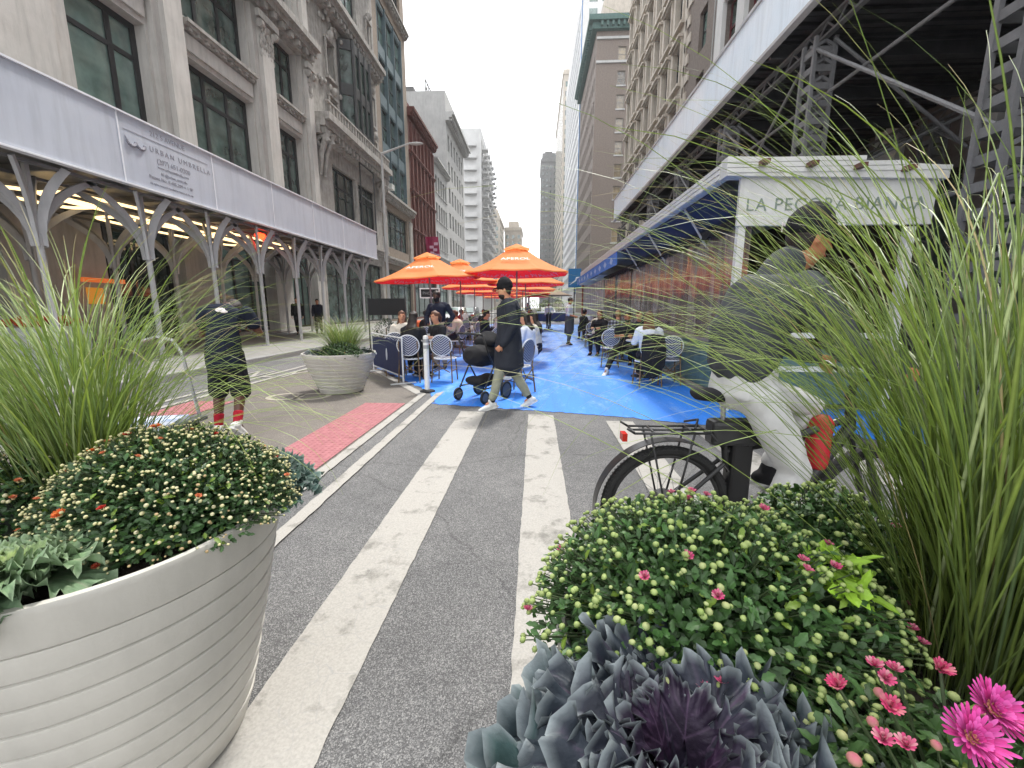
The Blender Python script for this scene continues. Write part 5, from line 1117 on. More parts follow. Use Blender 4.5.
# ------------------------------------------------------------------ electric bicycle
M_tyre = pm('tyre_rubber', (.012, .012, .012, 1), (.02, .02, .02, 1), 20, .7, .5, 200); M_bfr = pm('bike_black', (.015, .015, .016, 1), (.03, .03, .03, 1), 6, .35)
t = thing('electric_bicycle', 'black electric bicycle with rear rack and battery pack, ridden past the flower planter', 'bicycle', (BX, BY, BZ), R(-87))
def torus(mb, R0, r0, n=40, k=8, sy=1.0):
    vs = [(r0 * sy * math.sin(b_), (R0 + r0 * math.cos(b_)) * math.cos(a), (R0 + r0 * math.cos(b_)) * math.sin(a)) for a in [2 * math.pi * i / n for i in range(n)] for b_ in [2 * math.pi * j / k for j in range(k)]]
    mb.add(vs, [(i * k + j, i * k + (j + 1) % k, ((i + 1) % n) * k + (j + 1) % k, ((i + 1) % n) * k + j) for i in range(n) for j in range(k)])
def wheel(y, motor=False):
    mb = MB(); torus(mb, .318, .027, 48, 10)
    for i in range(96): a = 2 * math.pi * i / 96; c, s_ = math.cos(a), math.sin(a); mb.box(0, 0, 0, 0, 0, 0) if 0 else mb.beam((-.024, .334 * c, .334 * s_), (.024, .334 * c, .334 * s_), .01, .012, up=(0, c, s_))
    w = mb.build('wheel', M_tyre, t, smooth=False); w.location = (0, y, .345)
    mb = MB(); torus(mb, .288, .012, 48, 6); mb.build('rim', M_bfr, w, smooth=True)
    mb = MB(); mb.tube([(-.055 if motor else -.03, 0, 0), (.055 if motor else .03, 0, 0)], .085 if motor else .025, 20); mb.build('hub', M_bfr, w)
    mb = MB()
    for i in range(32):
        a = 2 * math.pi * i / 32; b_ = a + (.5 if i % 2 else -.5); r0 = .08 if motor else .022; sx = .035 if i % 4 < 2 else -.035
        mb.tube([(sx, r0 * math.cos(b_), r0 * math.sin(b_)), (0, .285 * math.cos(a), .285 * math.sin(a))], .0014, 4)
    mb.build('spokes', M_chrome, w)
wheel(0, True); wheel(1.1)
mb = MB()
for pts, r_ in [([(0, .42, .3), (0, .3, .62), (0, .27, .82)], .019), ([(0, .42, .3), (0, .7, .42), (0, .93, .8)], .03), ([(0, .3, .66), (0, .6, .72), (0, .92, .84)], .02), ([(0, .93, .78), (0, .9, .98)], .024),
                ([(.06, .0, .345), (.05, .25, .32), (.03, .4, .3)], .012), ([(-.06, .0, .345), (-.05, .25, .32), (-.03, .4, .3)], .012), ([(.065, 0, .35), (.03, .28, .6)], .011), ([(-.065, 0, .35), (-.03, .28, .6)], .011),
                ([(.05, 1.1, .345), (.05, .98, .72), (.0, .96, .74)], .016), ([(-.05, 1.1, .345), (-.05, .98, .72), (.0, .96, .74)], .016)]: mb.tube(pts, r_, 10)
mb.build('frame', M_bfr, t, smooth=True, sharp=50)
mb = MB(); mb.box(-.045, .045, .31, .42, .36, .72); mb.build('battery', pm('battery_black', (.012, .012, .013, 1), rough=.3), t, bevel=.015)
mb = MB(); mb.box(-.055, .055, .2, .44, .7, .83); mb.build('controller_box', M_bfr, t, bevel=.02)
MB().tube([(0, .27, .8), (0, .262, .93)], .013, 10).build('seat_post', M_chrome, t)
mb = MB(); ring_loft(mb, [(V(0, .12, .965), .08, .03), (V(0, .2, .96), .085, .035), (V(0, .3, .95), .04, .03), (V(0, .4, .955), .02, .02)]); skin_up(mb, 'saddle', M_blk, t, .008)
mb = MB()
for i in range(40):
    a0, a1 = R(-8) + i * R(4.3), R(-8) + (i + 1) * R(4.3); p, q = [(-.0, -.378 * math.cos(a), .345 + .378 * math.sin(a)) for a in (a0, a1)]; mb.beam(p, q, .07, .004, up=(0, -math.cos(a0), math.sin(a0)))
mb.build('mudguard', M_bfr, t)
mb = MB()
for x in (-.07, 0, .07): mb.tube([(x, -.2, .775), (x, .18, .775)], .006, 6)
for y in (-.2, -.1, 0, .1, .18): mb.tube([(-.07, y, .775), (.07, y, .775)], .006, 6)
mb.tube([(-.07, -.2, .775), (-.07, -.24, .8)], .006, 6); mb.tube([(.07, -.2, .775), (.07, -.24, .8)], .006, 6); mb.tube([(-.07, .1, .8), (0, .14, .83), (.07, .1, .8)], .006, 6)
for x in (-.07, .07): mb.tube([(x, -.12, .775), (x, -.02, .36)], .006, 6); mb.tube([(x, .1, .775), (x, .02, .36)], .006, 6); mb.tube([(x, .18, .775), (x * .4, .27, .68)], .006, 6)
mb.build('rear_rack', M_bfr, t, smooth=True)
MB().box(-.03, .03, -.25, -.225, .72, .76).build('rear_reflector', pm('reflector_red', (.5, .02, .01, 1), rough=.2), t)
mb = MB(); mb.tube([(-.3, .82, 1.1), (-.2, .92, 1.1), (0, .92, 1.02), (.2, .92, 1.1), (.3, .82, 1.1)], .012, 8); mb.tube([(0, .9, .96), (0, .92, 1.03)], .018, 8); mb.build('handlebar', M_bfr, t, smooth=True)
mb = MB(); mb.tube([(-.09, .46, .3), (.09, .46, .3)], .012, 8); mb.tube([(.06, .46, .3), (.075, .5, .14)], .01, 6); mb.tube([(-.06, .46, .3), (-.075, .58, .42)], .01, 6); mb.box(.06, .15, .47, .53, .12, .14); mb.box(-.15, -.06, .55, .61, .41, .43); mb.build('crank', M_chrome, t)
mb = MB(); torus(mb, .09, .006, 24, 5); o = mb.build('chainring', M_bfr, t); o.location = (.05, .46, .3)
mb = MB(); ring_loft(mb, [(V(-.02, .78, .58), .06, .05), (V(-.02, .79, .7), .07, .06), (V(-.02, .8, .82), .06, .05)]); o = skin_up(mb, 'pannier_bag', pm('red_bag', (.5, .02, .03, 1), (.35, .015, .02, 1), 4, .6), t, .012, .01)
# ------------------------------------------------------------------ stroller
t = thing('stroller', 'black pram with bassinet, lower basket and hooped handle in front of the walking man', 'stroller', (-.8, 6.4, .006), R(58))
mb = MB()
for y in (-.24, .24): mb.tube([(-.28, y, 1.0), (-.15, y, .72), (.2, y, .2)], .013, 8); mb.tube([(.1, y, .72), (-.25, y, .2)], .013, 8); mb.tube([(-.26, y, .22), (.22, y, .22)], .011, 8)
mb.tube([(-.28, -.24, 1.0), (-.3, -.2, 1.02), (-.3, .2, 1.02), (-.28, .24, 1.0)], .018, 8); mb.build('frame', M_bfr, t, smooth=True)
mb = MB(); ring_loft(mb, [(V(-.24, 0, .7), .19, .14), (V(-.1, 0, .68), .21, .17), (V(.2, 0, .68), .21, .17), (V(.34, 0, .7), .19, .14)], side=V(0, 1, 0)); skin_up(mb, 'bassinet', M_blk, t, .014, .006)
mb = MB(); ring_loft(mb, [(V(.02, 0, .86), .19, .08), (V(.16, 0, .92), .2, .13), (V(.32, 0, .88), .17, .1)], side=V(0, 1, 0)); skin_up(mb, 'hood', M_blk, t, .014, .006)
mb = MB(); ring_loft(mb, [(V(-.22, 0, .32), .17, .07), (V(0, 0, .28), .19, .09), (V(.2, 0, .32), .17, .07)], side=V(0, 1, 0)); skin_up(mb, 'basket', M_blk, t, .014, .006)
for x, y, r_ in ((-.27, -.26, .1), (-.27, .26, .1), (.24, -.27, .14), (.24, .27, .14)):
    mb = MB(); torus(mb, r_ - .02, .02, 26, 8); w = mb.build('wheel', M_tyre, t, smooth=True); w.location = (x, y, r_); w.rotation_euler = (0, 0, R(90))
    mb = MB(); mb.tube([(-.012, 0, 0), (.012, 0, 0)], r_ - .035, 16); mb.build('hub', pm('grey_hub', (.12, .12, .12, 1)), w)
# ------------------------------------------------------------------ waiters, diners, passers-by
M_wh = cloth('white_shirt', hx('d8dbe2'), c2=hx('c3c8d2')); M_beigec = cloth('beige', hx('a89682')); M_greyt = cloth('grey_trousers', hx('4d5258')); M_dnavy = cloth('dark_navy', (.012, .014, .03, 1)); M_crm = cloth('cream', hx('d5cdbf'))
figure('waiter in black with face mask and beige trousers standing behind the left tables', (-2.2, 9.75, .006), R(172), stand(1.8, nk=(0, .06, 1.45), hd=(0, .12, 1.59), el=(-.32, -.02, 1.16), wl=(-.22, .12, .98), er=(.3, .0, 1.15), wr=(.18, .22, 1.0)), M_dnavy, M_beigec, SKIN_D, M_hairb, M_blk, mask=True, near=1, seed=20, headpitch=R(-15))
figure('woman with long dark hair seated with her back turned, left of the white bollard', (-2.34, 8.02, .006), R(-8), sit(.05), M_blk, M_blk, SKIN_L, M_hairb, M_blk, hairlen=.34, near=1, seed=21)
figure('young woman in a pale cardigan seated facing the camera at the left table', (-2.98, 9.45, .006), R(200), sit(.08), M_crm, M_blk, SKIN_L, M_hairbr, M_blk, hairlen=.2, near=1, seed=22)
figure('diner in a black short sleeved top seated right of the long haired woman', (-2.02, 8.95, .006), R(140), sit(.05), M_blk, M_blk, SKIN_L, M_hairbr, M_blk, sleeve='short', near=1, seed=23, ponytail=True)
mb = MB(); ring_loft(mb, [(V(0, -.25, .92), .2, .04), (V(0, -.28, .7), .23, .05), (V(.0, -.27, .4), .21, .05), (V(.0, -.26, .2), .12, .04)]); o = skin_up(mb, 'draped_coat', M_blk, None, .014, .015); o.location = (2.03, 7.74, .006); o.rotation_euler[2] = R(5); tag(o, 'black coat draped over the chair back of the woman in white', 'coat')
figure('woman with dark hair and white sleeves seated just right of the walking man', (-.1, 8.1, .006), R(70), sit(.06), M_wh, M_wh, SKIN_L, M_hairb, M_sole, hairlen=.25, near=1, seed=24)
figure('woman in cream jacket and dark trousers seated behind the one with white sleeves', (.0, 9.0, .006), R(75), sit(.0), M_crm, M_dnavy, SKIN_L, M_hairb, M_sole, hairlen=.2, near=1, seed=25)
figure('man in a black tee seated facing the camera with one white sneaker stretched out', (2.03, 9.55, .006), R(165), sit(.1, kl=(-.2, .4, .5), al=(-.25, .3, .1), kr=(.22, .42, .48), ar=(.35, .72, .1), tr=(.4, .86, .05), tl=(-.3, .42, .05)), M_blk, M_blk, SKIN_M, M_hairb, M_sole, sleeve='short', near=1, seed=26, beard=True)
figure('woman with long brown hair in a white top seated on the coat draped chair', (2.05, 7.85, .006), R(-12), sit(.1), M_wh, M_blk, SKIN_L, M_hairbr, M_blk, hairlen=.2, near=1, seed=27)
def plaid():
    m, k, b, co = base('plaid_cloth'); sx = k.new('ShaderNodeSeparateXYZ'); k.link(co, sx.inputs[0]); a = k.math('FRACT', k.math('MULTIPLY', sx.outputs['X'], 11)); c = k.math('FRACT', k.math('MULTIPLY', sx.outputs['Z'], 11))
    s_ = k.math('ADD', k.math('GREATER_THAN', a, .5), k.math('GREATER_THAN', c, .5)); k.link(k.ramp(k.math('MULTIPLY', s_, .5), [(0, (.25, .26, .3)), (.5, (.08, .085, .1)), (1, (.015, .016, .022))]).outputs[0], b.inputs['Base Color']); b.inputs['Roughness'].default_value = .9; return m
figure('diner in a grey and black plaid shirt seated with back turned', (2.25, 11.9, .006), R(-15), sit(.08), plaid(), M_dnavy, SKIN_L, M_hairbl, M_blk, near=1, seed=28)
figure('diner beside the brick coloured curtain behind the man in the black tee', (2.6, 10.9, .006), R(160), sit(.05), M_dnavy, M_blk, SKIN_L, M_hairbr, M_blk, near=0, seed=29)
figure('dark haired diner in a pale shirt leaning over a table on the right', (2.05, 14.2, .006), R(-25), sit(.15), M_crm, M_greyt, SKIN_L, M_hairb, M_blk, near=0, seed=30)
figure('diner in black seated just beyond the waiter with the apron', (1.95, 17.9, .006), R(-60), sit(.05), M_blk, M_blk, SKIN_L, M_hairb, M_blk, near=0, seed=31)
figure('diner in a white tee among the farthest right hand tables', (2.3, 19.8, .006), R(150), sit(.05), M_wh, M_dnavy, SKIN_L, M_hairb, M_blk, near=0, seed=32)
figure('waiter in a white shirt and long grey apron standing on the blue road', (1.27, 16.25, .006), R(-100), stand(1.78, el=(-.24, -.02, 1.12), wl=(-.2, .2, 1.05), er=(.24, -.02, 1.12), wr=(.2, .2, 1.05)), M_wh, M_greyt, SKIN_M, M_hairb, M_blk, near=1, apron=M_greyt, seed=33, sleeve='rolled')
figure('distant waiter in white shirt and black trousers at the end of the blue road', (.93, 30.0, .006), R(180), stand(1.76, el=(-.3, -.05, 1.16), wl=(-.26, .16, 1.0)), M_wh, M_blk, SKIN_M, M_hairb, M_blk, near=0, seed=34)
figure('blond diner in black seated under the second left umbrella', (-3.05, 15.6, .006), R(170), sit(), M_blk, M_blk, SKIN_L, M_hairbl, M_blk, near=0, hairlen=.2, seed=35)
figure('diner in navy at the third table of the left row', (-2.3, 19.2, .006), R(160), sit(), M_dnavy, M_greyt, SKIN_L, M_hairb, M_blk, near=0, seed=36)
figure('diner in a pale top under the second right umbrella', (-.9, 15.8, .006), R(190), sit(), M_crm, M_greyt, SKIN_L, M_hairbr, M_blk, near=0, seed=37)
figure('pedestrian striding in black under the white shed, left of another', (-10.95, 19.3, .15), R(-160), stand(1.72, kl=(-.09, .12, .5), al=(-.09, .22, .1), tl=(-.1, .36, .06), kr=(.09, -.05, .5), ar=(.1, -.26, .12), tr=(.11, -.13, .05)), M_blk, M_blk, SKIN_L, M_hairb, M_blk, near=0, seed=38)
figure('pedestrian standing in dark clothes under the white shed, right of the striding one', (-10.4, 20.1, .15), R(-150), stand(1.66), M_dnavy, M_blk, SKIN_L, M_hairb, M_blk, near=0, seed=39)
figure('distant man in a blue shirt standing near the navy barrier wall', (-.6, 33.5, .006), R(150), stand(1.76), cloth('mid_blue', hx('4f6f9f')), M_blk, SKIN_L, M_hairb, M_blk, near=0, seed=40)
# ------------------------------------------------------------------ planters and plants
M_plant = pm('planter_resin', hx('c4c1b9'), hx('bab7af'), 2.5, .42, .12, 60, dirt=.14); M_soil = pm('dark_soil', (.02, .014, .01, 1), (.045, .032, .024, 1), 60, .95, 1, 80)
def planter(label, loc, rt, h, rb):
    t = thing('planter', label, 'planter', loc, 0, None); band = h * .135; pr = [(0, .0), (rb * .9, 0), (rb * .985, .012), (rb, .03)]; n = 9
    for i in range(n):
        f0 = i / n; f1 = (i + 1) / n; z0 = .03 + (h - band - .03) * f0; z1 = .03 + (h - band - .03) * f1
        ra = rb + (rt * .955 - rb) * f0 ** .93; rb_ = rb + (rt * .955 - rb) * f1 ** .93
        pr += [(ra + .002, z0 + .003), (rb_ + .004, z1 - .01), (rb_ + .003, z1 - .004), (rb_ - .006, z1 - .001)]
    pr += [(rt * .965, h - band + .001), (rt * .975, h - band + .012), (rt * .997, h - .02), (rt, h - .008), (rt * .995, h), (rt * .965, h + .001), (rt * .95, h - .01), (rt * .93, h - .09)]
    mb = MB(); mb.lathe(pr, 96); mb.build('pot', M_plant, t, smooth=True, sharp=32)
    mb = MB(); mb.lathe([(0, h - .05), (rt * .5, h - .045), (rt * .945, h - .07)], 40); mb.build('soil', M_soil, t); return t
planter('big ribbed pale grey planter filling the lower left corner', (-1.28, 1.1, .004), .475, .8, .31)
planter('ribbed pale grey planter standing on the tan pavement beside the banner barrier', (-3.27, 6.93, .006), .585, .66, .35)
planter('ribbed planter under the purple kale and pink flowers in the lower right', (.52, .70, .01), .475, .8, .31)
M_blade = attr_mat('grass_blade', .42, .32, .45); M_leaf = attr_mat('flower_leaf', .45, .15, .4, .3, 90); M_kale = attr_mat('kale_leaf', .55, .12, .3, .5, 90); M_petal = attr_mat('petal', .55, .25, .2)
def grass(label, loc, n, L, spread, base=.1, droop=1.0, w=.0075, seed=1, lean=(0, 0), extra=(), group=None, pale=.1, segs=13, cmul=1.0):
    t = thing('ornamental_grass', label, 'ornamental grass', loc, 0, group); rr = random.Random(seed); mb = MB()
    def blade(b0, az, tilt, ln, dr, ww, col, tw=.0):
        tipb = 1.0 if rr.random() > .4 else rr.uniform(.6, .9); kink = segs + 5 if rr.random() > .07 else rr.randrange(6, segs); p = Vector(b0); th = tilt; dl = ln / segs; d2 = Vector((math.cos(az), math.sin(az), 0)); sd = Vector((-math.sin(az), math.cos(az), 0)); vs = []; cs = []; cur = az
        for i in range(segs + 1):
            f = i / segs; wd = ww * (1 - f ** 2.2) * (.55 + .45 * min(1, f * 5)) + .0006; d = d2 * math.sin(th) + V(0, 0, math.cos(th)); nn = sd.cross(d)
            s2 = (sd * math.cos(tw * f * 3) + nn * math.sin(tw * f * 3))
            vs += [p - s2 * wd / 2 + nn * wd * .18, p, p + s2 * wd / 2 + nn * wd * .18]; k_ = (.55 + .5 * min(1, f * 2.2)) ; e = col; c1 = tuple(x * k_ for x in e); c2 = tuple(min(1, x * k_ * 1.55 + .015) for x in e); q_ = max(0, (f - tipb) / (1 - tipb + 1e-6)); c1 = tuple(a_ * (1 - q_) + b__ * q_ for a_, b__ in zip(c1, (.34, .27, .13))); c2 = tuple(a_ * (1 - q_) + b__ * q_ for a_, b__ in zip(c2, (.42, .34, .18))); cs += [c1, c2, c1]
            p = p + d * dl; th += dr * dl * (.25 + 1.9 * f) + (rr.uniform(.5, 1.2) if i == kink else 0); cur += tw * .05; d2 = Vector((math.cos(cur), math.sin(cur), 0)); sd = Vector((-math.sin(cur), math.cos(cur), 0))
        fs = []
        for i in range(segs): a = i * 3; fs += [(a, a + 1, a + 4, a + 3), (a + 1, a + 2, a + 5, a + 4)]
        mb.add(vs, fs, cs)
    for i in range(n):
        a0 = rr.uniform(0, 6.283); r0 = base * math.sqrt(rr.random()); b0 = (r0 * math.cos(a0), r0 * math.sin(a0), 0); az = a0 + rr.gauss(0, .5)
        tl = abs(rr.gauss(0, spread)) * (.35 + .9 * r0 / base); x = math.sin(tl) * math.cos(az) + lean[0]; y = math.sin(tl) * math.sin(az) + lean[1]; az2 = math.atan2(y, x); tl2 = math.asin(min(.97, math.hypot(x, y)))
        g = rr.random(); col = (.10 + .075 * g, .155 + .08 * g, .028 + .035 * rr.random())
        if rr.random() < pale: col = (.3, .36, .17)
        if rr.random() < .015: col = (.32, .26, .12)
        col = tuple(c * cmul for c in col)
        blade(b0, az2, tl2, L * rr.uniform(.55, 1.08), droop * rr.uniform(.5, 1.35), w * rr.uniform(.6, 1.15), col, rr.uniform(-.25, .25))
    for (az, tl, ln, dr, ww) in extra: blade((.04 * math.cos(az), .04 * math.sin(az), 0), az, tl, ln, dr, ww, (.17, .24, .05))
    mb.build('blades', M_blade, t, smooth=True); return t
ICO = None
def ball(mb, c, r_, col, sq=1.0, axis=None, col2=None, n=7, k=5):
    M = axis.to_track_quat('Z', 'Y').to_matrix() if axis is not None else None; o = len(mb.v); t_ = MB(); t_.col = col; t_.ell(c, (r_, r_, r_ * sq), M, n, k)
    cs = [col] * len(t_.v)
    if col2: cs = [tuple(a * (1 - i // n / k) + b_ * (i // n / k) for a, b_ in zip(col, col2)) for i in range(len(t_.v))]; 
    mb.add(t_.v, t_.f, cs)
def leafq(mb, p, d, up, L, w, col):
    d = d.normalized(); s_ = d.cross(up); s_ = s_.normalized() if s_.length > .01 else d.orthogonal().normalized(); n = s_.cross(d)
    prof = [(0, .12), (.25, .55), (.45, 1), (.6, .72), (.78, .85), (1, .08)]; vs = []; cs = []
    for f, ww in prof: q = p + d * L * f - n * L * .28 * f * f; vs += [q - s_ * w * ww / 2 + n * w * .12 * ww, q, q + s_ * w * ww / 2 + n * w * .12 * ww]; k_ = .85 + .3 * f; cs += [tuple(c * k_ for c in col)] * 1 + [tuple(min(1, c * 1.25) for c in col)] + [tuple(c * k_ for c in col)]
    mb.add(vs, [x for i in range(5) for x in ((i * 3, i * 3 + 1, i * 3 + 4, i * 3 + 3), (i * 3 + 1, i * 3 + 2, i * 3 + 5, i * 3 + 4))], cs)
def flower_mesh(name, cols, r_, np_, layers=3, cen=None, cup=.4):
    mb = MB(); rr = random.Random(len(name))
    for l in range(layers):
        m_ = np_ - l * 3; el = R(10) + cup * (.35 + l * .8)
        for i in range(m_):
            a = 2 * math.pi * i / m_ + l * .2 + rr.uniform(-.06, .06); L = r_ * (1 - .2 * l) * rr.uniform(.88, 1.08); w = 2 * math.pi * r_ / np_ * .62; d = V(math.cos(a) * math.cos(el), math.sin(a) * math.cos(el), math.sin(el)); s_ = V(-math.sin(a), math.cos(a), 0); n = d.cross(s_); c = cols[rr.randrange(len(cols))]; vs = []; cs = []
            for f, ww in ((.08, .35), (.45, .8), (.8, 1), (.95, .7), (1.0, .15)): q = d * L * f - n * 0 + V(0, 0, L * .12 * f * f); vs += [q - s_ * w * ww / 2 + V(0, 0, w * .2 * ww), q, q + s_ * w * ww / 2 + V(0, 0, w * .2 * ww)]; cs += [tuple(x * (.6 + .5 * f) for x in c)] * 3
            mb.add(vs, [x for j in range(4) for x in ((j * 3, j * 3 + 1, j * 3 + 4, j * 3 + 3), (j * 3 + 1, j * 3 + 2, j * 3 + 5, j * 3 + 4))], cs)
    if cen:
        for i in range(26): a = i * 2.4; q = r_ * .26 * math.sqrt(i / 26); ball(mb, V(q * math.cos(a), q * math.sin(a), r_ * .16), r_ * .07, cen, 1.2, n=5, k=3)
    ball(mb, V(0, 0, -r_ * .06), r_ * .2, (.06, .12, .03), .7); return mb.mesh(name, M_petal, True)
def bud_mesh(name, c1, c2, r_):
    mb = MB(); ball(mb, V(0, 0, 0), r_, c1, .82, None, c2, 9, 6)
    for i in range(7): a = 2 * math.pi * i / 7; leafq(mb, V(r_ * .35 * math.cos(a), r_ * .35 * math.sin(a), -r_ * .75), V(math.cos(a) * .8, math.sin(a) * .8, 1), V(0, 0, 1), r_ * 1.15, r_ * .5, (.09, .17, .04))
    return mb.mesh(name, M_petal, True)
def mum(label, loc, rx, ry, h, nl, nb, budm, flowers, seed, leafc=(.03, .065, .018), leafL=.022, stemc=(.07, .1, .045), group=None, lim=100, fdown=0, extraf=()):
    """dome of stems, leaves, buds and flowers"""
    t = thing('chrysanthemum', label, 'flowering plant', loc, 0, group); rr = random.Random(seed); mb = MB(); S3 = V(rx, ry, h)
    def shell(k_=1.0):
        a = rr.uniform(0, 6.283); z = .06 + .94 * rr.random() ** .9; q = math.sqrt(max(0, 1 - z * z)); bump = 1 + .1 * mnoise.noise(V(math.cos(a) * 2.3 + seed, math.sin(a) * 2.3, z * 3)); n = V(q * math.cos(a), q * math.sin(a), z)
        return V(n.x * rx, n.y * ry, n.z * h) * k_ * bump, V(n.x / rx, n.y / ry, n.z / h).normalized()
    for i in range(nl):
        p, n = shell(rr.uniform(.62, 1.04)); d = (n * .6 + V(rr.gauss(0, .6), rr.gauss(0, .6), rr.gauss(.1, .4))).normalized(); g = rr.uniform(.6, 1.6); yl = rr.random() < .05
        leafq(mb, p, d, n + V(0, 0, .5), leafL * rr.uniform(.6, 1.3), leafL * rr.uniform(.4, .65), tuple(c * g for c in leafc) if not yl else (.14, .22, .03))
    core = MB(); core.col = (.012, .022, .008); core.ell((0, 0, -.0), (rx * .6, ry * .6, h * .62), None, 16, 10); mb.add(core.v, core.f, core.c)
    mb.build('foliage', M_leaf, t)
    st = MB(); buds = []
    for i in range(nb):
        p, n = shell(rr.uniform(1.04, 1.13)); b0 = p * .7; 
        if p.z < .02: p.z += .03
        dr = (n * .5 + V(rr.gauss(0, .25), rr.gauss(0, .25), .8)).normalized(); st.col = stemc; st.tube([b0, (b0 + p) / 2 + n * .004, p], .0011, 4, False); buds.append((p, dr))
    st.build('stems', M_leaf, t)
    wpos = Vector(loc); buds.sort(key=lambda q: (wpos + q[0] - V(0, 0, 1.4)).length)
    for i, (p, d) in enumerate(buds[:lim]):
        o = link('bud', budm[i % len(budm)], t); o.location = p; o.rotation_euler = d.to_track_quat('Z', 'Y').to_euler(); k_ = rr.uniform(.55, 1.25); o.scale = (k_, k_, k_ * rr.uniform(.75, 1.05))
    rest = buds[lim:]
    if rest:
        bm_ = MB(); src = budm[0]; sv = [v.co.copy() for v in src.vertices]; sf = [tuple(f.vertices) for f in src.polygons]; sc = [tuple(c.color)[:3] for c in src.color_attributes['col'].data]
        for p, d in rest: M = Matrix.Translation(p) @ d.to_track_quat('Z', 'Y').to_matrix().to_4x4() @ Matrix.Scale(rr.uniform(.55, 1.2), 4); bm_.add([M @ v for v in sv], sf, sc)
        o = bm_.build('buds', M_petal, t, smooth=True); tag(o, kind='stuff')
    for me, cnt in flowers:
        for i in range(cnt):
            p, n = rr.choice(buds[:len(buds) * 2 // 3]); p = p + n * .004
            o = link('flower', me, t); o.location = p; o.rotation_euler = (n * .6 + V(rr.gauss(0, .2), rr.gauss(0, .2), .7)).to_track_quat('Z', 'Y').to_euler()
    for me, p, d in extraf:
        o = link('flower', me, t); o.location = V(*p); o.rotation_euler = V(*d).to_track_quat('Z', 'Y').to_euler()
        s3 = MB(); s3.col = stemc; s3.tube([V(*p) * .55, V(*p)], .0018, 5); s3.build('stem', M_leaf, t)
    return t
def kale(label, loc, rad, n, cin, cmid, cout, seed, tilt=(0, 0), frill=1.0, edge=(.35, .38, .4), h=.6, group=None, NU=16, NV=72):
    """rosette: every leaf is a broad blade; the outline is lobed and toothed and the margin, longer than the blade, ruffles up and down"""
    t = thing('ornamental_kale', label, 'ornamental kale', loc, 0, group); rr = random.Random(seed); mb = MB(); tri = lambda q_: abs((q_ % 1) * 2 - 1)
    for i in range(n):
        f = (i + .5) / n; az = i * 2.39996 + rr.uniform(-.25, .25); L = rad * (.36 + .66 * f ** .8) * rr.uniform(.88, 1.1); el = R(64) * (1 - f) ** .9 + R(8) + rr.uniform(-.16, .16)
        d0 = V(math.cos(az), math.sin(az), 0); s0 = V(-math.sin(az), math.cos(az), 0); roll = rr.uniform(-.3, .3); s_ = s0 * math.cos(roll) + V(0, 0, math.sin(roll)); ph = rr.uniform(0, 9); vs = []; cs = []
        A = L * .52; B = L * (.42 + .1 * (1 - f)); bend = R(50) * (.5 + f * .5)
        for a in range(NU + 1):
            u = a / NU
            for b_ in range(NV + 1):
                sv = b_ / NV; th = (sv * 2 - 1) * R(166); k_ = u ** 2
                O = 1 + frill * (.1 * math.sin(sv * 7 * 6.283 + ph) + .13 * (.5 - tri(sv * 15 + ph)) + .11 * (.5 - tri(sv * 31 + ph)) + .1 * mnoise.noise(V(sv * 11, ph, 1))) * k_
                y = L * .48 + A * u * O * math.cos(th); x = B * u * O * math.sin(th); yy = max(0, y) / L
                ruf = frill * L * (u ** 4 * .07 * math.sin(sv * 9 * 6.283 + ph * 2) + u ** 5 * .075 * math.sin(sv * 21 * 6.283 + ph) + u ** 2 * .085 * mnoise.noise(V(x / L * 5 + ph, y / L * 5, ph)))
                ruf += .10 * L * (x / B) ** 2; e1 = el - bend * yy * yy * .5; e2 = el - bend * yy * yy; nrm = V(0, 0, math.cos(e2)) - d0 * math.sin(e2)
                inw = -frill * L * .05 * u ** 6 * math.cos(sv * 21 * 6.283 + ph)
                p = d0 * (y * math.cos(e1) + rad * .04) + V(0, 0, y * math.sin(e1) * h * 1.3) + s_ * x * (1 + inw / L) + nrm * ruf; vs.append(p)
                dv_ = abs(th) / R(166); vein = max(max(0, 1 - abs(x) / (L * .014)), .75 * max(0, 1 - tri(abs(x) / L * 4.2 - y / L * 4.4 + .1) * -1 - 1 + 0) if False else .7 * max(0, 1 - abs(((y / L * 5.2 - abs(x) / L * 4.5) % 1) - .5) * 9) * (1 - u ** 4))
                c = [p_ * (1 - f) + q_ * f for p_, q_ in zip(cin, cout)]; m4 = 2.6 * f * (1 - f); c = [x_ * (1 - m4) + y_ * m4 for x_, y_ in zip(c, cmid)]
                g = (1 + .35 * mnoise.noise(V(x / L * 4 + ph, y / L * 4, i))) * (.8 + .3 * u); c = [x_ * g for x_ in c]; c = [x_ * (1 - .5 * vein) + e_ * .5 * vein for x_, e_ in zip(c, (cin[0] * .6 + .13, cin[1] * .6 + .08, cin[2] * .6 + .14))]; q = max(0, (u - .88) / .12) ** 1.2 * .8; c = [x_ * (1 - q) + e_ * q for x_, e_ in zip(c, edge)]
                cs.append(tuple(c))
        N = NV + 1; mb.add(vs, [(a * N + b_, a * N + b_ + 1, (a + 1) * N + b_ + 1, (a + 1) * N + b_) for a in range(NU) for b_ in range(NV)], cs)
    mb.build('leaves', M_kale, t, smooth=True); t.rotation_euler = (tilt[0], tilt[1], 0); return t
BUDG = [bud_mesh('bud', (.42, .5, .2), (.26, .38, .1), .0053), bud_mesh('bud', (.5, .54, .26), (.3, .4, .13), .0055), bud_mesh('bud', (.34, .45, .14), (.2, .32, .08), .0042)]
BUDC = [bud_mesh('bud', (.74, .68, .42), (.5, .5, .2), .0043), bud_mesh('bud', (.76, .7, .48), (.5, .5, .24), .005), bud_mesh('bud', (.6, .42, .25), (.4, .36, .15), .0038)]
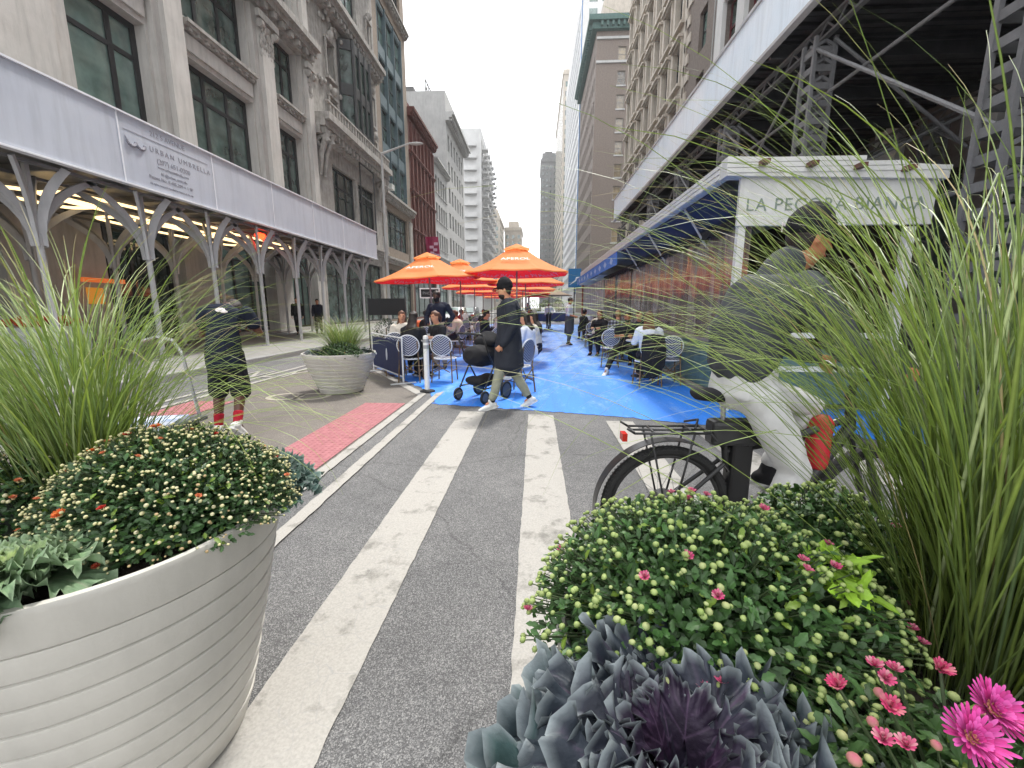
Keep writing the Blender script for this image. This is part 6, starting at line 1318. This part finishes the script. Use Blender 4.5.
BUDP = [bud_mesh('bud', (.46, .52, .22), (.3, .4, .13), .0058), bud_mesh('bud', (.5, .5, .24), (.3, .4, .13), .0052), bud_mesh('bud', (.6, .16, .24), (.42, .4, .16), .0062)]
F_pinkball = flower_mesh('flower', [(.6, .07, .2), (.68, .16, .28), (.7, .3, .36)], .0105, 12, 3, None, 1.0)
F_pink = flower_mesh('flower', [(.62, .07, .33), (.68, .12, .42), (.55, .05, .25)], .029, 30, 6, (.7, .32, .2), .35)
F_pinkh = flower_mesh('flower', [(.55, .05, .15), (.62, .09, .2), (.65, .2, .25)], .0125, 16, 4, None, 1.15)
F_orange = flower_mesh('flower', [(.75, .12, .03), (.7, .2, .05)], .016, 16, 3, (.6, .2, .05), .4)
F_red = flower_mesh('flower', [(.5, .03, .025), (.45, .05, .03)], .0115, 12, 3, None, .6)
F_peach = flower_mesh('flower', [(.72, .25, .12), (.65, .2, .1)], .0095, 11, 3, None, .7)
# right planter
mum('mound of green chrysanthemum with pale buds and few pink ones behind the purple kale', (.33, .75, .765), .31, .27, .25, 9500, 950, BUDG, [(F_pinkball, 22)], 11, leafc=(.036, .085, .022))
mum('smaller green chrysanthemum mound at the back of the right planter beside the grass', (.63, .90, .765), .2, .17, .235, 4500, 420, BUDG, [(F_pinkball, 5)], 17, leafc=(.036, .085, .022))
FP = lambda x, y, z, m, d: (m, (x - .47, y - .38, z - .78), d)
mum('chrysanthemum with open magenta flowers in the lower right corner', (.47, .38, .78), .2, .16, .17, 1900, 150, BUDP, [], 12, leafc=(.04, .085, .025), leafL=.024,
    extraf=[FP(.43, .372, .985, F_pink, (-.1, -.7, 1)), FP(.475, .40, .99, F_pink, (.15, -.7, 1)), FP(.50, .36, .985, F_pink, (.2, -.5, 1)), FP(.475, .455, .985, F_pinkh, (.1, -.4, 1)), FP(.40, .438, .985, F_pinkball, (-.1, -.6, 1)), FP(.378, .402, .985, F_pinkh, (-.2, -.4, 1)), FP(.347, .37, .98, F_pinkball, (-.3, -.2, 1)),
            FP(.36, .36, .985, F_pinkball, (-.3, 0, 1)), FP(.402, .455, .985, F_pinkball, (-.1, 0, 1)), FP(.42, .45, .985, F_pinkball, (0, 0, 1)), FP(.34, .425, .985, F_pinkh, (-.4, 0, 1))])
kale('blue purple ornamental kale with frilled leaves at the bottom centre of the picture', (.185, .44, .80), .26, 60, (.026, .01, .032), (.028, .036, .05), (.038, .075, .072), 4, (R(-3), 0), 1.2, (.27, .31, .32), .8, NU=15, NV=120)
mum('small lime green leafy sprig growing between the chrysanthemum mound and the grass', (.50, .67, .93), .05, .045, .06, 70, 4, BUDG, [], 31, leafc=(.2, .34, .03), leafL=.04)
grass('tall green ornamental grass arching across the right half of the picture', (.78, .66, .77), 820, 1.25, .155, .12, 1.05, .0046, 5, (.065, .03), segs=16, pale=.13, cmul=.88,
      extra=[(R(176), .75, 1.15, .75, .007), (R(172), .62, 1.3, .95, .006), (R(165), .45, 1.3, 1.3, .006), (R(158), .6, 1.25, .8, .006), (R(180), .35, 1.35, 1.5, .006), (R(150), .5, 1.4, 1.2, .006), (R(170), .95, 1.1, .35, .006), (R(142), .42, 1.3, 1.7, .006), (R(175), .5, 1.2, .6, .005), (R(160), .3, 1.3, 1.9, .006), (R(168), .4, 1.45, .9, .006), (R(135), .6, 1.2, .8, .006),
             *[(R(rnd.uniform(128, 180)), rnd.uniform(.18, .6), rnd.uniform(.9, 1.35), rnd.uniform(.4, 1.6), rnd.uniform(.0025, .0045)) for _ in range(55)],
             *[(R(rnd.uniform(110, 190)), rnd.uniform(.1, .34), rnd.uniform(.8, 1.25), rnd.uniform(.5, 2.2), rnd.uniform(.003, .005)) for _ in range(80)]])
# left planter
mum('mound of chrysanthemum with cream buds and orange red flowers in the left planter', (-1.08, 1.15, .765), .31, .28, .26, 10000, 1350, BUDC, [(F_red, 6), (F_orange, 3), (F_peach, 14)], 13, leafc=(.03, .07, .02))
mum('chrysanthemum with cream buds behind the grass at the left edge', (-1.54, 1.12, .765), .17, .2, .2, 1800, 150, BUDC, [(F_peach, 6)], 14, leafc=(.03, .07, .02))
kale('pale blue green ornamental kale at the left edge of the picture', (-1.18, .80, .79), .21, 46, (.24, .32, .10), (.14, .23, .12), (.16, .25, .15), 6, (R(-8), R(-6)), 1.0, (.26, .34, .22), .6, NU=10, NV=90)
kale('dark green frilled kale leaning over the rim on the right of the left planter', (-.92, 1.37, .80), .18, 30, (.03, .05, .03), (.045, .09, .07), (.06, .12, .11), 7, (R(4), R(12)), 1.0, (.2, .27, .24), .6)
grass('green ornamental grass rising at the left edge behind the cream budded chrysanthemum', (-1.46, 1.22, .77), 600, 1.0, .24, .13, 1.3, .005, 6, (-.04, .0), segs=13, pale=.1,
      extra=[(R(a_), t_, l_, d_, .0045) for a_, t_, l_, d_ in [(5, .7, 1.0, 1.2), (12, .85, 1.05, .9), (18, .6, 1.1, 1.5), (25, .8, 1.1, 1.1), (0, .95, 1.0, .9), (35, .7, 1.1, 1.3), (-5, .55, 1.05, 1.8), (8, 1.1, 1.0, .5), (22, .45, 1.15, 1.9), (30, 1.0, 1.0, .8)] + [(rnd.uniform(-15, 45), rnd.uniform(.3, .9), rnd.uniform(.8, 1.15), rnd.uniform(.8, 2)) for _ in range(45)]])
# far planter
grass('pale green fountain grass in the planter on the tan pavement', (-3.2, 6.95, .6), 600, .8, .38, .16, 2.0, .009, 9, segs=8)
mum('low green flowering mound on the near side of the far planter', (-3.12, 6.68, .6), .36, .24, .24, 1900, 60, BUDG, [(F_peach, 3)], 15, leafL=.04, lim=20)
kale('purple green leafy kale at the left side of the far planter', (-3.58, 6.85, .64), .26, 18, (.04, .03, .05), (.04, .06, .05), (.06, .1, .07), 8, NU=8, NV=8)
kale('dark leafy kale at the right side of the far planter', (-2.86, 6.98, .66), .22, 16, (.04, .05, .04), (.04, .07, .045), (.06, .1, .07), 9, NU=8, NV=8)
# shrubs in front of the black windscreen, greenery at the far end
def shrub(label, loc, rx, ry, h, n, c, seed, L=.07):
    t = thing('shrub', label, 'shrub', loc); rr = random.Random(seed); mb = MB()
    for i in range(n):
        a = rr.uniform(0, 6.283); z = rr.random(); q = math.sqrt(1 - (z * 2 - 1) ** 2) * rr.uniform(.6, 1.1); p = V(q * math.cos(a) * rx, q * math.sin(a) * ry, h * z + .1); g = rr.uniform(.5, 1.5)
        leafq(mb, p, V(rr.gauss(0, 1), rr.gauss(0, 1), rr.gauss(.4, 1)).normalized(), V(.1, .2, 1), L * rr.uniform(.6, 1.2), L * .5, tuple(x * g for x in c))
    mb.build('foliage', M_leaf, t); s_ = MB(); s_.tube([(0, 0, 0), (.02, 0, h * .5), (0, .03, h * .8)], .02, 6); s_.build('stem', M_bamb, t); return t
shrub('dark bushy shrub below the black windscreen panel', (-4.75, 13.4, .0), .38, .35, .95, 900, (.02, .04, .015), 3)
shrub('paler shrub beside the dark one near the black windscreen panel', (-4.05, 13.0, .0), .28, .28, 1.0, 500, (.06, .1, .03), 4)
for i, (x, lab) in enumerate([(-.2, 'yellow green shrub left behind the navy barrier wall'), (.9, 'yellow green shrub in the middle behind the navy barrier wall'), (2.0, 'yellow green shrub right behind the navy barrier wall')]): shrub(lab, (x, 37.2, 0), .6, .5, 1.9, 700, (.13, .18, .03), 6 + i, .12)

# ------------------------------------------------------------------ tableware on the nearest tables
M_gl = pm('drinking_glass_clear', (.55, .58, .6, 1), rough=.08, spec=.8); M_plate = pm('white_china', 'e4e2dd', rough=.25)
def glass_(x, y, lab):
    o = MB().lathe([(0, 0), (.03, 0), (.036, .11), (.033, .11), (.028, .01), (0, .01)], 14).build('drinking_glass', M_gl, None, smooth=True, sharp=40); o.location = (x, y, .757); tag(o, lab, 'glass', 'glasses on the bistro tables')
def plate_(x, y, lab):
    o = MB().lathe([(0, .004), (.08, .004), (.12, .02), (.122, .018), (.08, 0), (0, 0)], 24).build('plate', M_plate, None, smooth=True, sharp=40); o.location = (x, y, .757); tag(o, lab, 'plate', 'plates on the bistro tables')
glass_(-2.5, 8.6, 'glass on the left side of the table of the two women'); glass_(-2.2, 8.7, 'glass on the right side of the table of the two women'); plate_(-2.35, 8.85, 'white plate on the table of the two women')
glass_(2.05, 8.6, 'glass near the man in the black tee'); glass_(2.38, 8.75, 'glass next to the teal plank wall'); plate_(2.2, 8.9, 'white plate before the man in the black tee'); glass_(-.8, 8.2, 'glass on the table behind the stroller')

for x, y, a_, tp, hr, lab in [(-3.3, 12.3, -80, M_blk, M_hairb, 'diner in black on the street side of the first left table'), (-2.2, 12.5, 80, M_crm, M_hairbr, 'diner in cream on the aisle side of the first left table'), (-1.45, 12.2, -75, M_dnavy, M_hairb, 'diner in navy at the first table of the right row'),
                              (-.25, 12.6, 85, M_blk, M_hairb, 'diner in black on the aisle side of the first table in the right row'), (-1.4, 15.5, -70, M_wh, M_hairbl, 'fair haired diner in white at the second table of the right row'), (-3.4, 19.0, -80, M_redseat, M_hairb, 'diner in dark red at the third table of the left row'),
                              (-1.5, 19.1, -80, M_crm, M_hairb, 'diner in cream at the third table of the right row'), (-.1, 19.3, 80, M_dnavy, M_hairbr, 'diner in navy at the aisle end of the third right row table'), (2.5, 16.9, 170, M_blk, M_hairb, 'diner in black against the pale ribbed wall'), (1.95, 13.0, 150, M_blk, M_hairbr, 'diner in black facing the plaid shirt')]:
    figure(lab, (x, y, .006), R(a_), sit(rnd.uniform(0, .12)), tp, M_dnavy, SKIN_L, hr, M_blk, near=0, seed=int(y * 9), hairlen=rnd.choice([0, .2]))
